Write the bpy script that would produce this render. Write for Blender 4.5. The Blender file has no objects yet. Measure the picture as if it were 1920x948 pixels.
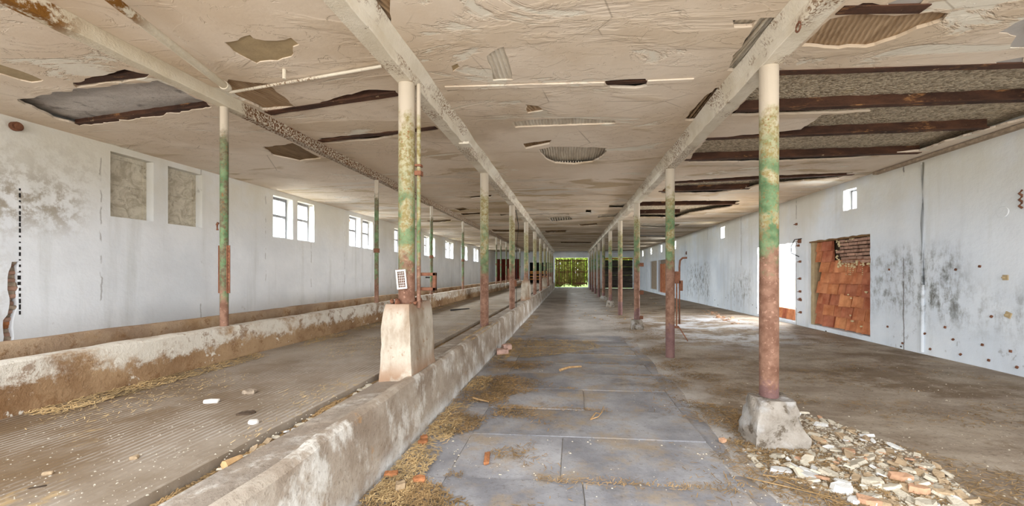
import bpy, bmesh, math, random
from mathutils import Vector, Matrix, noise as mn

# ------------------------------------------------------------------ camera, sky, exposure
sc = bpy.context.scene
C = sc.collection
TH, CX, CY, F, H = 0.096, 996.8, 510.7, 750.0, 1.4
cam = bpy.data.cameras.new('camera'); camo = bpy.data.objects.new('camera', cam); C.objects.link(camo)
camo.location = (0, 0, H); camo.rotation_euler = (math.pi/2, 0, TH)
cam.sensor_width = 36; cam.lens = F/1920*36
cam.shift_x = (960-CX)/1920; cam.shift_y = (CY-474)/1920
cam.clip_start = 0.05; cam.clip_end = 400
sc.camera = camo

w = bpy.data.worlds.new('overcast_sky'); sc.world = w; w.use_nodes = True
bgn = w.node_tree.nodes['Background']
bgn.inputs['Color'].default_value = (0.90, 0.95, 1.0, 1); bgn.inputs['Strength'].default_value = 2.6
sc.view_settings.view_transform = 'Standard'; sc.view_settings.look = 'None'
sc.view_settings.gamma = 1; sc.view_settings.exposure = 0.66
sc.view_settings.use_curve_mapping = False
sc.cycles.use_denoising = True
sc.cycles.max_bounces = 8; sc.cycles.diffuse_bounces = 5; sc.cycles.transparent_max_bounces = 8
sc.cycles.caustics_reflective = False; sc.cycles.caustics_refractive = False
sc.cycles.sample_clamp_indirect = 6

# room: x right, y away from the camera, z up
XR, XL, Y0, YE, CZ = 5.75, -6.75, -3.0, 35.6, 3.29
YC0 = 1.0                                                      # roof and ceiling left off behind this line, to add unseen sky light
XG, XK, XF, PIT, YC = 1.647, -1.476, -3.68, 3.307, 3.504      # column rows
PZ = 0.47                                                       # raised left floor

def area_light(name, loc, rot, sx, sy, power, col=(1, 1, 1)):
    l = bpy.data.lights.new(name, 'AREA'); l.shape = 'RECTANGLE'; l.size = sx; l.size_y = sy
    l.energy = power; l.color = col
    o = bpy.data.objects.new(name, l); C.objects.link(o); o.location = loc; o.rotation_euler = rot
    return o
PI = math.pi
WIN_POWER, DOOR_POWER, REAR_POWER = 300, 280, 380
# added unseen fill lamp behind the camera, where the barn is left open
area_light('rear_fill', (-0.5, Y0-0.6, 1.75), (PI/2, 0, 0), 12.0, 3.2, REAR_POWER, (1.0, 0.985, 0.955))

# ------------------------------------------------------------------ geometry helpers
rnd = random.Random(7)
ORD = ['first', 'second', 'third', 'fourth', 'fifth', 'sixth', 'seventh', 'eighth', 'ninth', 'tenth', 'eleventh']
ct, st = math.cos(TH), math.sin(TH)
def ray(px, py):
    xc = (px-CX)/F
    return Vector((xc*ct-st, xc*st+ct, -(py-CY)/F))
def onz(px, py, z=0.0):
    d = ray(px, py); t = (z-H)/d.z
    return Vector((d.x*t, d.y*t, z))
def onx(px, py, x):
    d = ray(px, py); t = x/d.x
    return Vector((x, d.y*t, H+d.z*t))
def ony(px, py, y):
    d = ray(px, py); t = y/d.y
    return Vector((d.x*t, y, H+d.z*t))

def link(name, me, m=None, parent=None):
    o = bpy.data.objects.new(name, me); C.objects.link(o)
    if m is not None and me is not None and not me.materials: me.materials.append(m)
    if parent is not None: o.parent = parent
    return o
def tag(o, label, cat, group=None):
    o['label'] = label; o['category'] = cat
    if group: o['group'] = group
    return o
def thing(name, label, cat, loc=(0, 0, 0), group=None, rz=0):
    o = bpy.data.objects.new(name, None); C.objects.link(o); o.location = loc; o.rotation_euler = (0, 0, rz)
    o.empty_display_size = 0.1
    return tag(o, label, cat, group)
def struct(o):
    o['kind'] = 'structure'; return o
def stuff(o):
    o['kind'] = 'stuff'; return o
def to_mesh(bm, name, smooth=False, angle=40):
    bmesh.ops.recalc_face_normals(bm, faces=bm.faces)
    me = bpy.data.meshes.new(name); bm.to_mesh(me); bm.free()
    if smooth:
        for p in me.polygons: p.use_smooth = True
        try: me.set_sharp_from_angle(angle=math.radians(angle))
        except Exception: pass
    return me
def bobj(name, bm, m, parent=None, smooth=False, angle=40):
    me = to_mesh(bm, name, smooth, angle)
    o = link(name, me, m, None)
    if parent is not None:
        o.parent = parent
        # geometry given in world space: take the parent's transform back out
        o.matrix_parent_inverse = (Matrix.Translation(parent.location) @ Matrix.Rotation(parent.rotation_euler.z, 4, 'Z')).inverted()
    return o
def box(bm, x0, x1, y0, y1, z0, z1, mat=None):
    vs = [bm.verts.new(Vector((x, y, z))) for x in (x0, x1) for y in (y0, y1) for z in (z0, z1)]
    if mat is not None:
        for v in vs: v.co = mat @ v.co
    for f in ((0,1,3,2),(4,6,7,5),(0,4,5,1),(2,3,7,6),(0,2,6,4),(1,5,7,3)):
        bm.faces.new([vs[i] for i in f])
    return vs
def bevel(bm, r, seg=1):
    bmesh.ops.bevel(bm, geom=list(bm.edges), offset=r, segments=seg, affect='EDGES', profile=0.6)
def tube(bm, pts, r, n=10, cap=True, r2=None):
    pts = [Vector(p) for p in pts]; rings = []
    for i, p in enumerate(pts):
        a = pts[max(i-1, 0)]; b = pts[min(i+1, len(pts)-1)]
        t = (b-a).normalized(); u = t.cross(Vector((0, 0, 1)))
        if u.length < 1e-3: u = Vector((1, 0, 0))
        u.normalize(); v = t.cross(u)
        rr = r if r2 is None else r+(r2-r)*i/(len(pts)-1)
        rings.append([bm.verts.new(p+(u*math.cos(2*PI*k/n)+v*math.sin(2*PI*k/n))*rr) for k in range(n)])
    for A, B in zip(rings, rings[1:]):
        for k in range(n): bm.faces.new([A[k], A[(k+1)%n], B[(k+1)%n], B[k]])
    if cap:
        bm.faces.new(rings[0]); bm.faces.new(rings[-1])
def nz(p, s=1.0, o=0.0):
    return mn.noise(Vector((p[0]*s+o, p[1]*s+o*1.3, p[2]*s-o*.7)))
def lump(cx, cy, z0, z1, bot, top, cuts=7, amp=0.012, round_=0.75, seed=0.0, ox=0, oy=0):
    """weathered concrete block: tapered, rounded, knocked about"""
    bm = bmesh.new(); bmesh.ops.create_cube(bm, size=2)
    bmesh.ops.subdivide_edges(bm, edges=list(bm.edges), cuts=cuts, use_grid_fill=True)
    for v in bm.verts:
        x, y, z = v.co
        t = (z+1)/2
        # round the plan a little and the top edge
        r = max(abs(x), abs(y)); l = math.hypot(x, y)
        if l > 1e-6:
            k = round_+(1-round_)*r/l
            x, y = x*k, y*k
        e = max(0, t-0.8)/0.2
        sh = 1-0.10*e*e
        wx = (bot[0]+(top[0]-bot[0])*t)*sh; wy = (bot[1]+(top[1]-bot[1])*t)*sh
        p = Vector((cx+x*wx/2+ox*t, cy+y*wy/2+oy*t, z0+(z1-z0)*t))
        d = Vector((x, y, 0.4*(z if z > .9 else 0)))
        a = nz(p, 6, seed)*1.2+nz(p, 17, seed)*.6
        v.co = p+d*a*amp
    return bm
def sheet(name, outer, holes, thick, fmap):
    """a flat sheet with true holes: 2D filled curve -> mesh, mapped by fmap(u, v, w); w from 0 to thick"""
    cu = bpy.data.curves.new('tmp', 'CURVE'); cu.dimensions = '2D'; cu.fill_mode = 'BOTH'; cu.extrude = thick/2
    for poly in [outer]+holes:
        sp = cu.splines.new('POLY'); sp.points.add(len(poly)-1)
        for i, (x, y) in enumerate(poly): sp.points[i].co = (x, y, 0, 1)
        sp.use_cyclic_u = True
    ob = bpy.data.objects.new('tmp', cu); C.objects.link(ob)
    dg = bpy.context.evaluated_depsgraph_get()
    me = bpy.data.meshes.new_from_object(ob.evaluated_get(dg))
    bpy.data.objects.remove(ob); bpy.data.curves.remove(cu)
    me.name = name
    for v in me.vertices:
        v.co = fmap(v.co.x, v.co.y, v.co.z+thick/2)
    bm = bmesh.new(); bm.from_mesh(me); bmesh.ops.remove_doubles(bm, verts=bm.verts, dist=1e-5)
    bmesh.ops.recalc_face_normals(bm, faces=bm.faces); bm.to_mesh(me); bm.free()
    me.materials.clear()
    for p in me.polygons: p.use_smooth = False
    return me
def ragged(poly, step=0.06, amp=0.03, seed=0.0):
    out = []
    n = len(poly)
    for i in range(n):
        a = Vector(poly[i][:2]); b = Vector(poly[(i+1) % n][:2])
        L = (b-a).length; k = max(1, min(40, int(L/step)))
        for j in range(k):
            p = a.lerp(b, j/k)
            q = Vector((p.x*7+seed, p.y*7, seed))
            p = p+Vector((mn.noise(q), mn.noise(q+Vector((9, 4, 2)))))*amp*(1 if j else .6)
            q = Vector((p.x*25+seed, p.y*25, seed))
            p = p+Vector((mn.noise(q), mn.noise(q+Vector((9, 4, 2)))))*amp*.5
            out.append((p.x, p.y))
    return out
def fill(poly3, m, name, parent=None):
    me = bpy.data.meshes.new(name); me.from_pydata([tuple(p) for p in poly3], [], [list(range(len(poly3)))])
    return link(name, me, m, parent)
def inside(p, poly):
    x, y = p; r = False; j = len(poly)-1
    for i in range(len(poly)):
        xi, yi = poly[i][0], poly[i][1]; xj, yj = poly[j][0], poly[j][1]
        if (yi > y) != (yj > y) and x < (xj-xi)*(y-yi)/(yj-yi)+xi: r = not r
        j = i
    return r

# ------------------------------------------------------------------ materials
def s2l(c):
    c = c/255.0
    return c/12.92 if c <= 0.04045 else ((c+0.055)/1.055)**2.4
def rgb(r, g, b): return (s2l(r), s2l(g), s2l(b), 1)
class T:
    def __init__(s, name):
        s.m = bpy.data.materials.new(name); s.m.use_nodes = True; s.nt = s.m.node_tree
        s.b = s.nt.nodes['Principled BSDF']
        s.geo = s.nt.nodes.new('ShaderNodeNewGeometry')
        s.pos = s.geo.outputs['Position']
        sp = s.nt.nodes.new('ShaderNodeSeparateXYZ'); s.l(s.pos, sp.inputs[0])
        s.x, s.y, s.z = sp.outputs
        s.oi = None
    def rand(s):
        if s.oi is None: s.oi = s.nt.nodes.new('ShaderNodeObjectInfo')
        return s.oi.outputs['Random']
    def l(s, a, b): s.nt.links.new(a, b)
    def put(s, inp, v):
        if isinstance(v, bpy.types.NodeSocket): s.l(v, inp)
        else:
            if inp.type == 'VECTOR' and isinstance(v, (int, float)): v = (v, v, v)
            inp.default_value = v
    def vec(s, sx=1, sy=1, sz=1, src=None):
        n = s.nt.nodes.new('ShaderNodeVectorMath'); n.operation = 'MULTIPLY'
        s.put(n.inputs[0], src or s.pos); n.inputs[1].default_value = (sx, sy, sz); return n.outputs[0]
    def obj_pos(s):
        n = s.nt.nodes.new('ShaderNodeTexCoord'); return n.outputs['Object']
    def shift(s, amount):
        """world position moved by a per-object random amount"""
        k = s.math('MULTIPLY', s.rand(), amount)
        n = s.nt.nodes.new('ShaderNodeVectorMath'); n.operation = 'ADD'; s.l(s.pos, n.inputs[0])
        c = s.nt.nodes.new('ShaderNodeCombineXYZ'); s.l(k, c.inputs[0]); s.l(k, c.inputs[1]); s.l(c.outputs[0], n.inputs[1])
        return n.outputs[0]
    def noise(s, sc_, det=5, ro=0.6, vec=None, dist=0.0):
        n = s.nt.nodes.new('ShaderNodeTexNoise'); s.put(n.inputs['Vector'], vec or s.pos)
        n.inputs['Scale'].default_value = sc_; n.inputs['Detail'].default_value = det
        n.inputs['Roughness'].default_value = ro; n.inputs['Distortion'].default_value = dist
        return n.outputs['Fac']
    def voro(s, sc_, vec=None, feat='F1', out='Distance'):
        n = s.nt.nodes.new('ShaderNodeTexVoronoi'); n.feature = feat; s.put(n.inputs['Vector'], vec or s.pos)
        n.inputs['Scale'].default_value = sc_; return n.outputs[out]
    def ramp(s, x, lo, hi, a=0.0, b=1.0):
        n = s.nt.nodes.new('ShaderNodeMapRange'); n.interpolation_type = 'SMOOTHSTEP'; s.put(n.inputs[0], x)
        n.inputs[1].default_value = lo; n.inputs[2].default_value = hi; n.inputs[3].default_value = a; n.inputs[4].default_value = b
        return n.outputs[0]
    def math(s, op, a, b=0.0, c=0.0):
        n = s.nt.nodes.new('ShaderNodeMath'); n.operation = op; s.put(n.inputs[0], a); s.put(n.inputs[1], b); s.put(n.inputs[2], c)
        return n.outputs[0]
    def mul(s, *a):
        r = a[0]
        for k in a[1:]: r = s.math('MULTIPLY', r, k)
        return r
    def mix(s, f, a, b):
        n = s.nt.nodes.new('ShaderNodeMix'); n.data_type = 'RGBA'; s.put(n.inputs[0], f); s.put(n.inputs[6], a); s.put(n.inputs[7], b)
        return n.outputs[2]
    def hsv(s, col, h=0.5, sa=1.0, v=1.0):
        n = s.nt.nodes.new('ShaderNodeHueSaturation'); s.put(n.inputs['Color'], col)
        s.put(n.inputs['Hue'], h); s.put(n.inputs['Saturation'], sa); s.put(n.inputs['Value'], v); return n.outputs[0]
    def box3(s, axis_ranges, soft):
        r = None
        for ax, lo, hi in axis_ranges:
            k = s.mul(s.ramp(ax, lo-soft, lo+soft), s.ramp(ax, hi-soft, hi+soft, 1, 0))
            r = k if r is None else s.mul(r, k)
        return r
    def done(s, col, rough=0.9, bumps=(), spec=0.25, metal=0.0):
        s.put(s.b.inputs['Base Color'], col); s.put(s.b.inputs['Roughness'], rough)
        s.b.inputs['Specular IOR Level'].default_value = spec; s.b.inputs['Metallic'].default_value = metal
        prev = None
        for hgt, strength, dist in bumps:
            n = s.nt.nodes.new('ShaderNodeBump'); n.inputs['Strength'].default_value = strength; n.inputs['Distance'].default_value = dist
            s.put(n.inputs['Height'], hgt)
            if prev is not None: s.l(prev, n.inputs['Normal'])
            prev = n.outputs[0]
        if prev is not None: s.l(prev, s.b.inputs['Normal'])
        return s.m
def plain(name, col, var=0.15, sc_=8, rough=0.85, bump=0.3, spec=0.25):
    t = T(name); n = t.noise(sc_, 6, .65, t.shift(30)); c = t.mix(t.ramp(n, .3, .7), tuple(k*(1-var) for k in col[:3])+(1,), tuple(min(1, k*(1+var)) for k in col[:3])+(1,))
    c = t.hsv(c, v=t.math('MULTIPLY_ADD', t.rand(), .3, .85))
    return t.done(c, rough, [(t.noise(sc_*5, 4), bump, .01)], spec)

def m_ceiling():
    t = T('ceiling_plaster')
    base = t.mix(t.ramp(t.noise(.55, 4, .6), .35, .65), rgb(216, 199, 178), rgb(232, 219, 203))
    # the flaking distemper: long tongues across the bays, grey and ochre undercoats
    tong = t.noise(1.0, 6, .62, t.vec(.45, 1.5, 1), .6)
    c = t.mix(t.mul(t.ramp(tong, .55, .60), t.ramp(t.y, 3.5, 8, .25, 1)), base, rgb(194, 174, 146))
    fl = t.noise(2.3, 7, .6, t.vec(.7, 1.2, 1), 1.6); fe = t.ramp(t.math('ABSOLUTE', t.math('SUBTRACT', fl, .5)), .0, .012, 1, 0)
    c = t.mix(t.mul(fe, t.ramp(t.noise(.7, 3), .5, .62), .3), c, rgb(150, 130, 104))
    fl2 = t.ramp(fl, .49, .51)
    t2 = t.noise(1.3, 7, .65, t.vec(.5, 1.3, 1, ), 1.0)
    c = t.mix(t.ramp(t2, .60, .64), c, rgb(228, 222, 208))
    old = t.ramp(t.y, 6, 15)
    c = t.mix(t.mul(old, t.ramp(t.noise(.8, 6, .6, t.vec(.35, 1.6, 1), .5), .38, .62), .75), c, rgb(160, 140, 108))
    c = t.mix(t.mul(t.ramp(t.noise(.9, 6, .65, t.vec(.4, 1.4, 1)), .6, .7), t.ramp(t.y, 3, 9), .5), c, rgb(172, 168, 160))
    c = t.mix(t.mul(t.ramp(t.noise(.33, 5, .7), .55, .72), .35), c, rgb(150, 128, 98))
    c = t.mix(t.mul(t.ramp(t.y, 6, 9), t.ramp(t.noise(.9, 6, .62, t.vec(.4, 1.3, 1, ), 1.2), .57, .60), .8), c, rgb(212, 204, 192))
    crack = t.ramp(t.voro(1.1, t.vec(.7, 1.2, 1, ), 'DISTANCE_TO_EDGE'), .0, .008, 1, 0)
    c = t.mix(t.mul(crack, t.ramp(t.noise(1.1, 2), .5, .6), .5), c, rgb(120, 100, 75))
    spk = t.ramp(t.noise(38, 3), .70, .76)
    c = t.mix(t.mul(spk, .4), c, rgb(110, 90, 66))
    edge = t.ramp(tong, .53, .60); e2 = t.ramp(t2, .585, .625)
    return t.done(c, .95, [(fl2, .5, .01), (edge, .6, .008), (e2, .7, -.012), (t.noise(1.6, 5, .55, None, .5), .3, .03), (t.noise(20, 5, .65), .3, .006)], .1)
def m_wall(side):
    t = T('whitewash_'+side)
    c = t.mix(t.ramp(t.noise(.8, 5, .6), .3, .7), rgb(212, 220, 230) if side == 'right' else rgb(216, 220, 225), rgb(230, 236, 243) if side == 'right' else rgb(233, 236, 240))
    streak = t.noise(2.2, 5, .6, t.vec(1, 1.6, .12))
    c = t.mix(t.mul(t.ramp(streak, .5, .75), .5), c, rgb(192, 194, 192))
    warm_light_dust = t.ramp(t.z, 1.7, 3.2)  # upper wall creamier: warm light put into the colour, with some dust
    c = t.mix(t.mul(warm_light_dust, t.ramp(t.noise(.7, 4), .15, .6), .8), c, rgb(206, 199, 180))
    bumps = [(t.noise(2.6, 6, .6), .5, .03), (t.noise(14, 5, .65), .4, .008)]
    n = t.noise(7, 6, .7); nv = t.noise(5, 5, .7, t.vec(1, 1.5, .5))
    if side == 'right':
        dark = rgb(92, 90, 80)
        for (y0, y1, z0, z1, k) in ((6.5, 8.25, .75, 1.75, .95), (5.2, 7.4, .6, 1.15, .6), (13.4, 15.0, .45, 1.4, .7), (17.2, 20.4, .35, 1.75, .95), (8.3, 8.6, .3, 1.6, .4)):
            mk = t.box3([(t.y, y0, y1), (t.z, z0, z1)], .28)
            c = t.mix(t.mul(mk, t.ramp(t.math('ADD', t.mul(nv, .55), t.mul(n, .45)), .44, .66), k), c, dark)
        low = t.mul(t.ramp(t.z, .1, .9, 1, 0), t.ramp(t.noise(6, 6, .7, t.vec(1, 1, .7)), .60, .68))
        c = t.mix(t.mul(low, .5), c, rgb(96, 90, 82))
        pit = t.mul(t.ramp(t.voro(3.6, t.vec(1, 1, 1.4)), .07, .12, 1, 0), t.ramp(t.z, .2, 1.0, 1, 0), t.ramp(t.noise(1.3, 2), .5, .55))
        c = t.mix(pit, c, rgb(60, 46, 36)); bumps.append((t.math('SUBTRACT', 1.0, pit), .8, .02))
        crk = t.mul(t.ramp(t.math('ABSOLUTE', t.math('ADD', t.math('SUBTRACT', t.math('MODULO', t.y, PIT), .9), t.mul(t.math('SUBTRACT', t.noise(6, 4, .6), .5), .06))), .006, .016, 1, 0), t.ramp(t.noise(2.5, 3), .46, .52))
        c = t.mix(t.mul(crk, .75), c, rgb(84, 74, 64))
    else:
        dirt = rgb(150, 138, 118)
        for (y0, y1, z0, z1, k) in ((3.6, 4.9, 2.0, 2.6, .8), (3.4, 4.1, .6, 3.2, .55), (4.2, 5.2, 2.5, 3.1, .25)):
            mk = t.box3([(t.y, y0, y1), (t.z, z0, z1)], .25)
            c = t.mix(t.mul(mk, t.ramp(n, .42, .6), k), c, dirt)
        crk = t.mul(t.ramp(t.math('ABSOLUTE', t.math('ADD', t.math('SUBTRACT', t.math('MODULO', t.y, 1.57), .45), t.mul(t.math('SUBTRACT', t.noise(5, 4, .6), .5), .08))), .005, .014, 1, 0), t.ramp(t.noise(2.1, 3), .52, .57))
        c = t.mix(t.mul(crk, .45), c, rgb(96, 84, 68))
        low = t.mul(t.ramp(t.z, .4, 1.1, 1, 0), t.ramp(t.noise(5, 6, .7), .62, .7))
        c = t.mix(t.mul(low, .35), c, rgb(130, 120, 105))
    return t.done(c, .95, bumps, .1)
def m_endwall():
    t = T('whitewash_end')
    c = t.mix(t.ramp(t.noise(1.2, 5), .3, .7), rgb(214, 220, 226), rgb(232, 236, 238))
    c = t.mix(t.mul(t.ramp(t.z, .2, 1.2, 1, 0), t.ramp(t.noise(3, 5), .45, .6), .6), c, rgb(150, 138, 120))
    return t.done(c, .95, [(t.noise(8, 5), .3, .02)], .1)
def m_floor():
    t = T('dirty_concrete_floor')
    c = t.mix(t.ramp(t.noise(.9, 6, .65), .35, .65), rgb(156, 150, 144), rgb(188, 183, 178))
    bay = t.ramp(t.math('ADD', t.x, t.mul(t.noise(.8, 4), .9)), 1.55, 2.3)
    c = t.mix(t.mul(bay, .85), c, t.mix(t.ramp(t.noise(1.6, 6, .7, t.vec(.7, 1.2, 1)), .35, .65), rgb(122, 104, 84), rgb(160, 145, 126)))
    dung = t.mul(t.ramp(t.noise(.8, 7, .72), .50, .60), t.ramp(t.x, .9, 2.0))
    c = t.mix(t.mul(dung, .75), c, rgb(108, 88, 66))
    pale_patch = t.mul(t.box3([(t.x, 2.0, 4.6), (t.y, 8.0, 13.0)], 1.0), t.ramp(t.noise(1.2, 6, .7), .44, .58))  # paler bluish patch on the right bay floor
    c = t.mix(t.mul(pale_patch, .8), c, rgb(206, 210, 216))
    straw = t.ramp(t.noise(2.1, 7, .72), .58, .68)
    c = t.mix(t.mul(straw, .45), c, rgb(150, 122, 84))
    grit = t.ramp(t.voro(26), .10, .17, 1, 0)
    c = t.mix(t.mul(grit, t.ramp(t.noise(5, 3), .52, .6), .7), c, rgb(205, 196, 180))
    dk = t.ramp(t.noise(24, 5, .75), .56, .66)
    c = t.mix(t.mul(dk, .6), c, rgb(78, 64, 50))
    return t.done(c, t.ramp(t.noise(1.5, 4), .3, .7, .7, .95), [(t.noise(3, 6, .65), .4, .03), (t.noise(30, 5, .7), .5, .008)], .25)
def m_slab():
    t = T('aisle_slab_concrete')
    p = t.shift(20)
    c = t.mix(t.ramp(t.noise(1.4, 6, .65, p), .32, .68), rgb(122, 121, 125), rgb(162, 161, 163))
    c = t.mix(t.mul(t.ramp(t.noise(1.7, 7, .74), .46, .64), .75), c, rgb(158, 140, 116))
    c = t.mix(t.mul(t.ramp(t.noise(36, 5, .75), .56, .66), .6), c, rgb(104, 96, 90))
    c = t.mix(t.mul(t.ramp(t.noise(1.1, 6, .7), .56, .66), .5), c, rgb(92, 84, 78))
    spk = t.ramp(t.voro(34), .08, .14, 1, 0)
    c = t.mix(t.mul(spk, t.ramp(t.noise(6, 3), .56, .62), .8), c, rgb(214, 208, 198))
    c = t.hsv(c, v=t.math('MULTIPLY_ADD', t.rand(), .22, .9))
    return t.done(c, t.ramp(t.noise(3, 4), .3, .7, .6, .9), [(t.noise(4, 6, .65), .45, .02), (t.noise(40, 5, .7), .5, .005)], .3)
def m_platform():
    t = T('grooved_concrete_platform')
    wob = t.mul(t.noise(1.5, 3), .05)
    rib = t.math('SINE', t.mul(t.math('ADD', t.x, wob), 2*PI/.042))
    c = t.mix(t.ramp(t.noise(.9, 6, .65), .35, .65), rgb(126, 111, 94), rgb(160, 148, 134))
    c = t.mix(t.mul(t.ramp(t.y, 2.0, 4.6, 1, 0), t.ramp(t.x, -2.7, -1.75, 1, 0), t.ramp(t.noise(1.1, 5), .25, .55), .85), c, rgb(104, 80, 52))
    c = t.mix(t.mul(t.ramp(rib, -.2, .9), t.ramp(t.noise(1.7, 5, .7), .42, .62), .45), c, rgb(186, 180, 172))
    c = t.mix(t.mul(t.ramp(t.noise(2.3, 7, .72), .60, .68), .6), c, rgb(170, 142, 98))
    spk = t.ramp(t.voro(30), .07, .12, 1, 0)
    c = t.mix(t.mul(spk, t.ramp(t.noise(4, 3), .5, .58), .8), c, rgb(222, 214, 200))
    return t.done(c, .85, [(rib, t_str_rib, .004), (t.noise(26, 5, .7), .5, .008), (t.noise(3, 5), .3, .03)], .25)
t_str_rib = .55
def m_kerb():
    t = T('kerb_concrete')
    c = t.mix(t.ramp(t.noise(1.8, 6, .65), .32, .68), rgb(138, 122, 106), rgb(180, 168, 153))
    c = t.mix(t.mul(t.ramp(t.noise(2.2, 6, .7, t.vec(1, 1, .7)), .50, .62), .75), c, rgb(218, 214, 206))
    c = t.mix(t.mul(t.ramp(t.noise(1.3, 6, .7), .54, .66), .6), c, rgb(124, 104, 84))
    c = t.mix(t.mul(t.ramp(t.z, .02, .16, 1, 0), t.ramp(t.noise(3.1, 5), .34, .6), .8), c, rgb(212, 212, 210))
    c = t.mix(t.mul(t.ramp(t.noise(4, 6, .7), .62, .72), .7), c, rgb(170, 132, 92))
    c = t.mix(t.mul(t.ramp(t.x, -1.42, -1.39, 1, 0), t.ramp(t.noise(5, 6, .7), .25, .6), .85), c, rgb(132, 120, 108))
    c = t.mix(t.mul(t.ramp(t.noise(40, 5, .75), .56, .66), .5), c, rgb(104, 90, 76))
    return t.done(c, .9, [(t.noise(5, 7, .7), .7, .03), (t.noise(34, 5, .7), .5, .006)], .2)
def m_trough(name, lime=1.0):
    t = T(name)
    c = t.mix(t.ramp(t.noise(1.6, 6, .65), .35, .65), rgb(128, 98, 70), rgb(168, 140, 108))
    hz_ = t.math('ADD', t.z, t.math('ADD', t.mul(t.noise(9, 7, .78), .42), t.mul(t.noise(1.2, 3), .2)))
    c = t.mix(t.mul(t.ramp(hz_, .93, 1.0), t.ramp(t.noise(2.2, 6, .75), .34, .54), .9*lime), c, rgb(214, 208, 196))
    c = t.mix(t.mul(t.ramp(t.noise(6, 7, .75), .54, .62), .7), c, rgb(126, 94, 64))
    c = t.mix(t.mul(t.ramp(t.noise(9, 6, .7), .62, .67), .8*lime), c, rgb(222, 216, 204))
    return t.done(c, .95, [(t.noise(6, 7, .75), .9, .03), (t.noise(30, 5, .7), .6, .008)], .15)
def m_column(lo, hi, white, name, green=1.0, oa=(132, 118, 74), ob=(164, 158, 128)):
    t = T(name)
    p = t.shift(40)
    zj = t.math('ADD', t.z, t.mul(t.math('SUBTRACT', t.noise(7, 4, .65, p), .5), .7))
    c = t.mix(t.ramp(t.noise(9, 5, .65, p), .3, .7), rgb(104, 71, 54), rgb(140, 106, 87))
    c = t.mix(t.mul(t.ramp(t.noise(30, 5, .7, p), .56, .66), .6), c, rgb(176, 138, 118))
    olive = t.mix(t.ramp(t.noise(26, 5, .7, p), .40, .6), rgb(*oa), rgb(*ob))
    c = t.mix(t.ramp(zj, lo, lo+.25), c, olive)
    g = t.mix(t.ramp(t.noise(12, 4, .6, p), .3, .7), rgb(72, 98, 64), rgb(112, 134, 96))
    gm = t.mul(t.ramp(zj, lo-.15, lo+.1), t.ramp(zj, hi-.5, hi, 1, 0), t.ramp(t.noise(6.5, 6, .65, p), .42, .54), green)
    c = t.mix(gm, c, g)
    c = t.mix(t.mul(t.ramp(t.noise(45, 4, .7, p), .58, .64), t.ramp(zj, lo, lo+.3), .8), c, rgb(134, 84, 44))
    c = t.mix(t.ramp(zj, white, white+.2), c, rgb(184, 172, 154))
    c = t.mix(t.ramp(zj, .42, .52, .6, 0) if lo > 1 else 0.0, c, rgb(98, 72, 78))
    return t.done(c, .75, [(t.noise(24, 6, .7, p), .6, .006)], .35)
def m_rustpaint():
    t = T('rusted_white_girder')
    p = t.shift(30)
    c = t.mix(t.ramp(t.noise(2.2, 5, .6), .3, .7), rgb(208, 198, 178), rgb(228, 221, 206))
    peb = t.noise(48, 4, .7)
    zone = t.ramp(t.noise(.9, 5, .7, p), .42, .60)
    c = t.mix(t.mul(t.ramp(peb, .48, .56), t.ramp(zone, .1, .8), .85), c, rgb(118, 82, 46))
    c = t.mix(t.mul(t.ramp(t.noise(6, 6, .7, p), .66, .72), .8), c, rgb(86, 56, 32))
    return t.done(c, .9, [(peb, .6, .008), (t.noise(5, 6, .7), .5, .02)], .2)
def m_girder_rusty():
    t = T('rust_eaten_girder')
    c = t.mix(t.ramp(t.noise(1.8, 5), .3, .7), rgb(200, 188, 164), rgb(214, 206, 188))
    peb = t.noise(42, 4, .72)
    zone = t.math('ADD', t.ramp(t.y, 3.4, 4.6), t.mul(t.math('SUBTRACT', t.noise(2.0, 5, .7), .5), 1.6))
    c = t.mix(t.mul(t.ramp(peb, .42, .54), t.ramp(zone, .45, .75)), c, rgb(104, 66, 36))
    sp = t.mul(t.box3([(t.y, 1.95, 2.6)], .12), t.ramp(t.noise(12, 6, .7), .40, .52))
    c = t.mix(sp, c, rgb(126, 86, 36))
    return t.done(c, .9, [(peb, .7, .01), (t.noise(6, 5), .4, .02)], .2)
def m_joist():
    t = T('rusty_joist_steel')
    c = t.mix(t.ramp(t.noise(5, 6, .7, t.vec(.35, 1, 1)), .32, .68), rgb(56, 38, 30), rgb(92, 62, 46))
    c = t.mix(t.mul(t.ramp(t.noise(3.5, 6, .72, t.vec(.5, 1.5, 1.5)), .58, .66), .9), c, rgb(150, 108, 70))
    c = t.mix(t.mul(t.ramp(t.noise(8, 6, .72), .66, .70), .7), c, rgb(214, 190, 154))
    return t.done(c, .85, [(t.noise(22, 6, .7), .7, .012)], .3)
def m_gravel():
    t = T('gravel_slag_infill')
    v = t.voro(34); v2 = t.voro(34, out='Color')
    sp = t.nt.nodes.new('ShaderNodeSeparateColor'); t.l(v2, sp.inputs[0])
    c = t.mix(sp.outputs[0], rgb(144, 130, 110), rgb(216, 202, 178))
    c = t.mix(t.ramp(t.noise(60, 4, .7), .55, .68), c, rgb(232, 220, 196))
    c = t.mix(t.mul(t.ramp(t.noise(1.6, 5, .65), .58, .7), .55), c, rgb(206, 188, 150))
    return t.done(c, .95, [(v, .9, -.02), (t.noise(50, 4), .6, .01)], .15)
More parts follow.
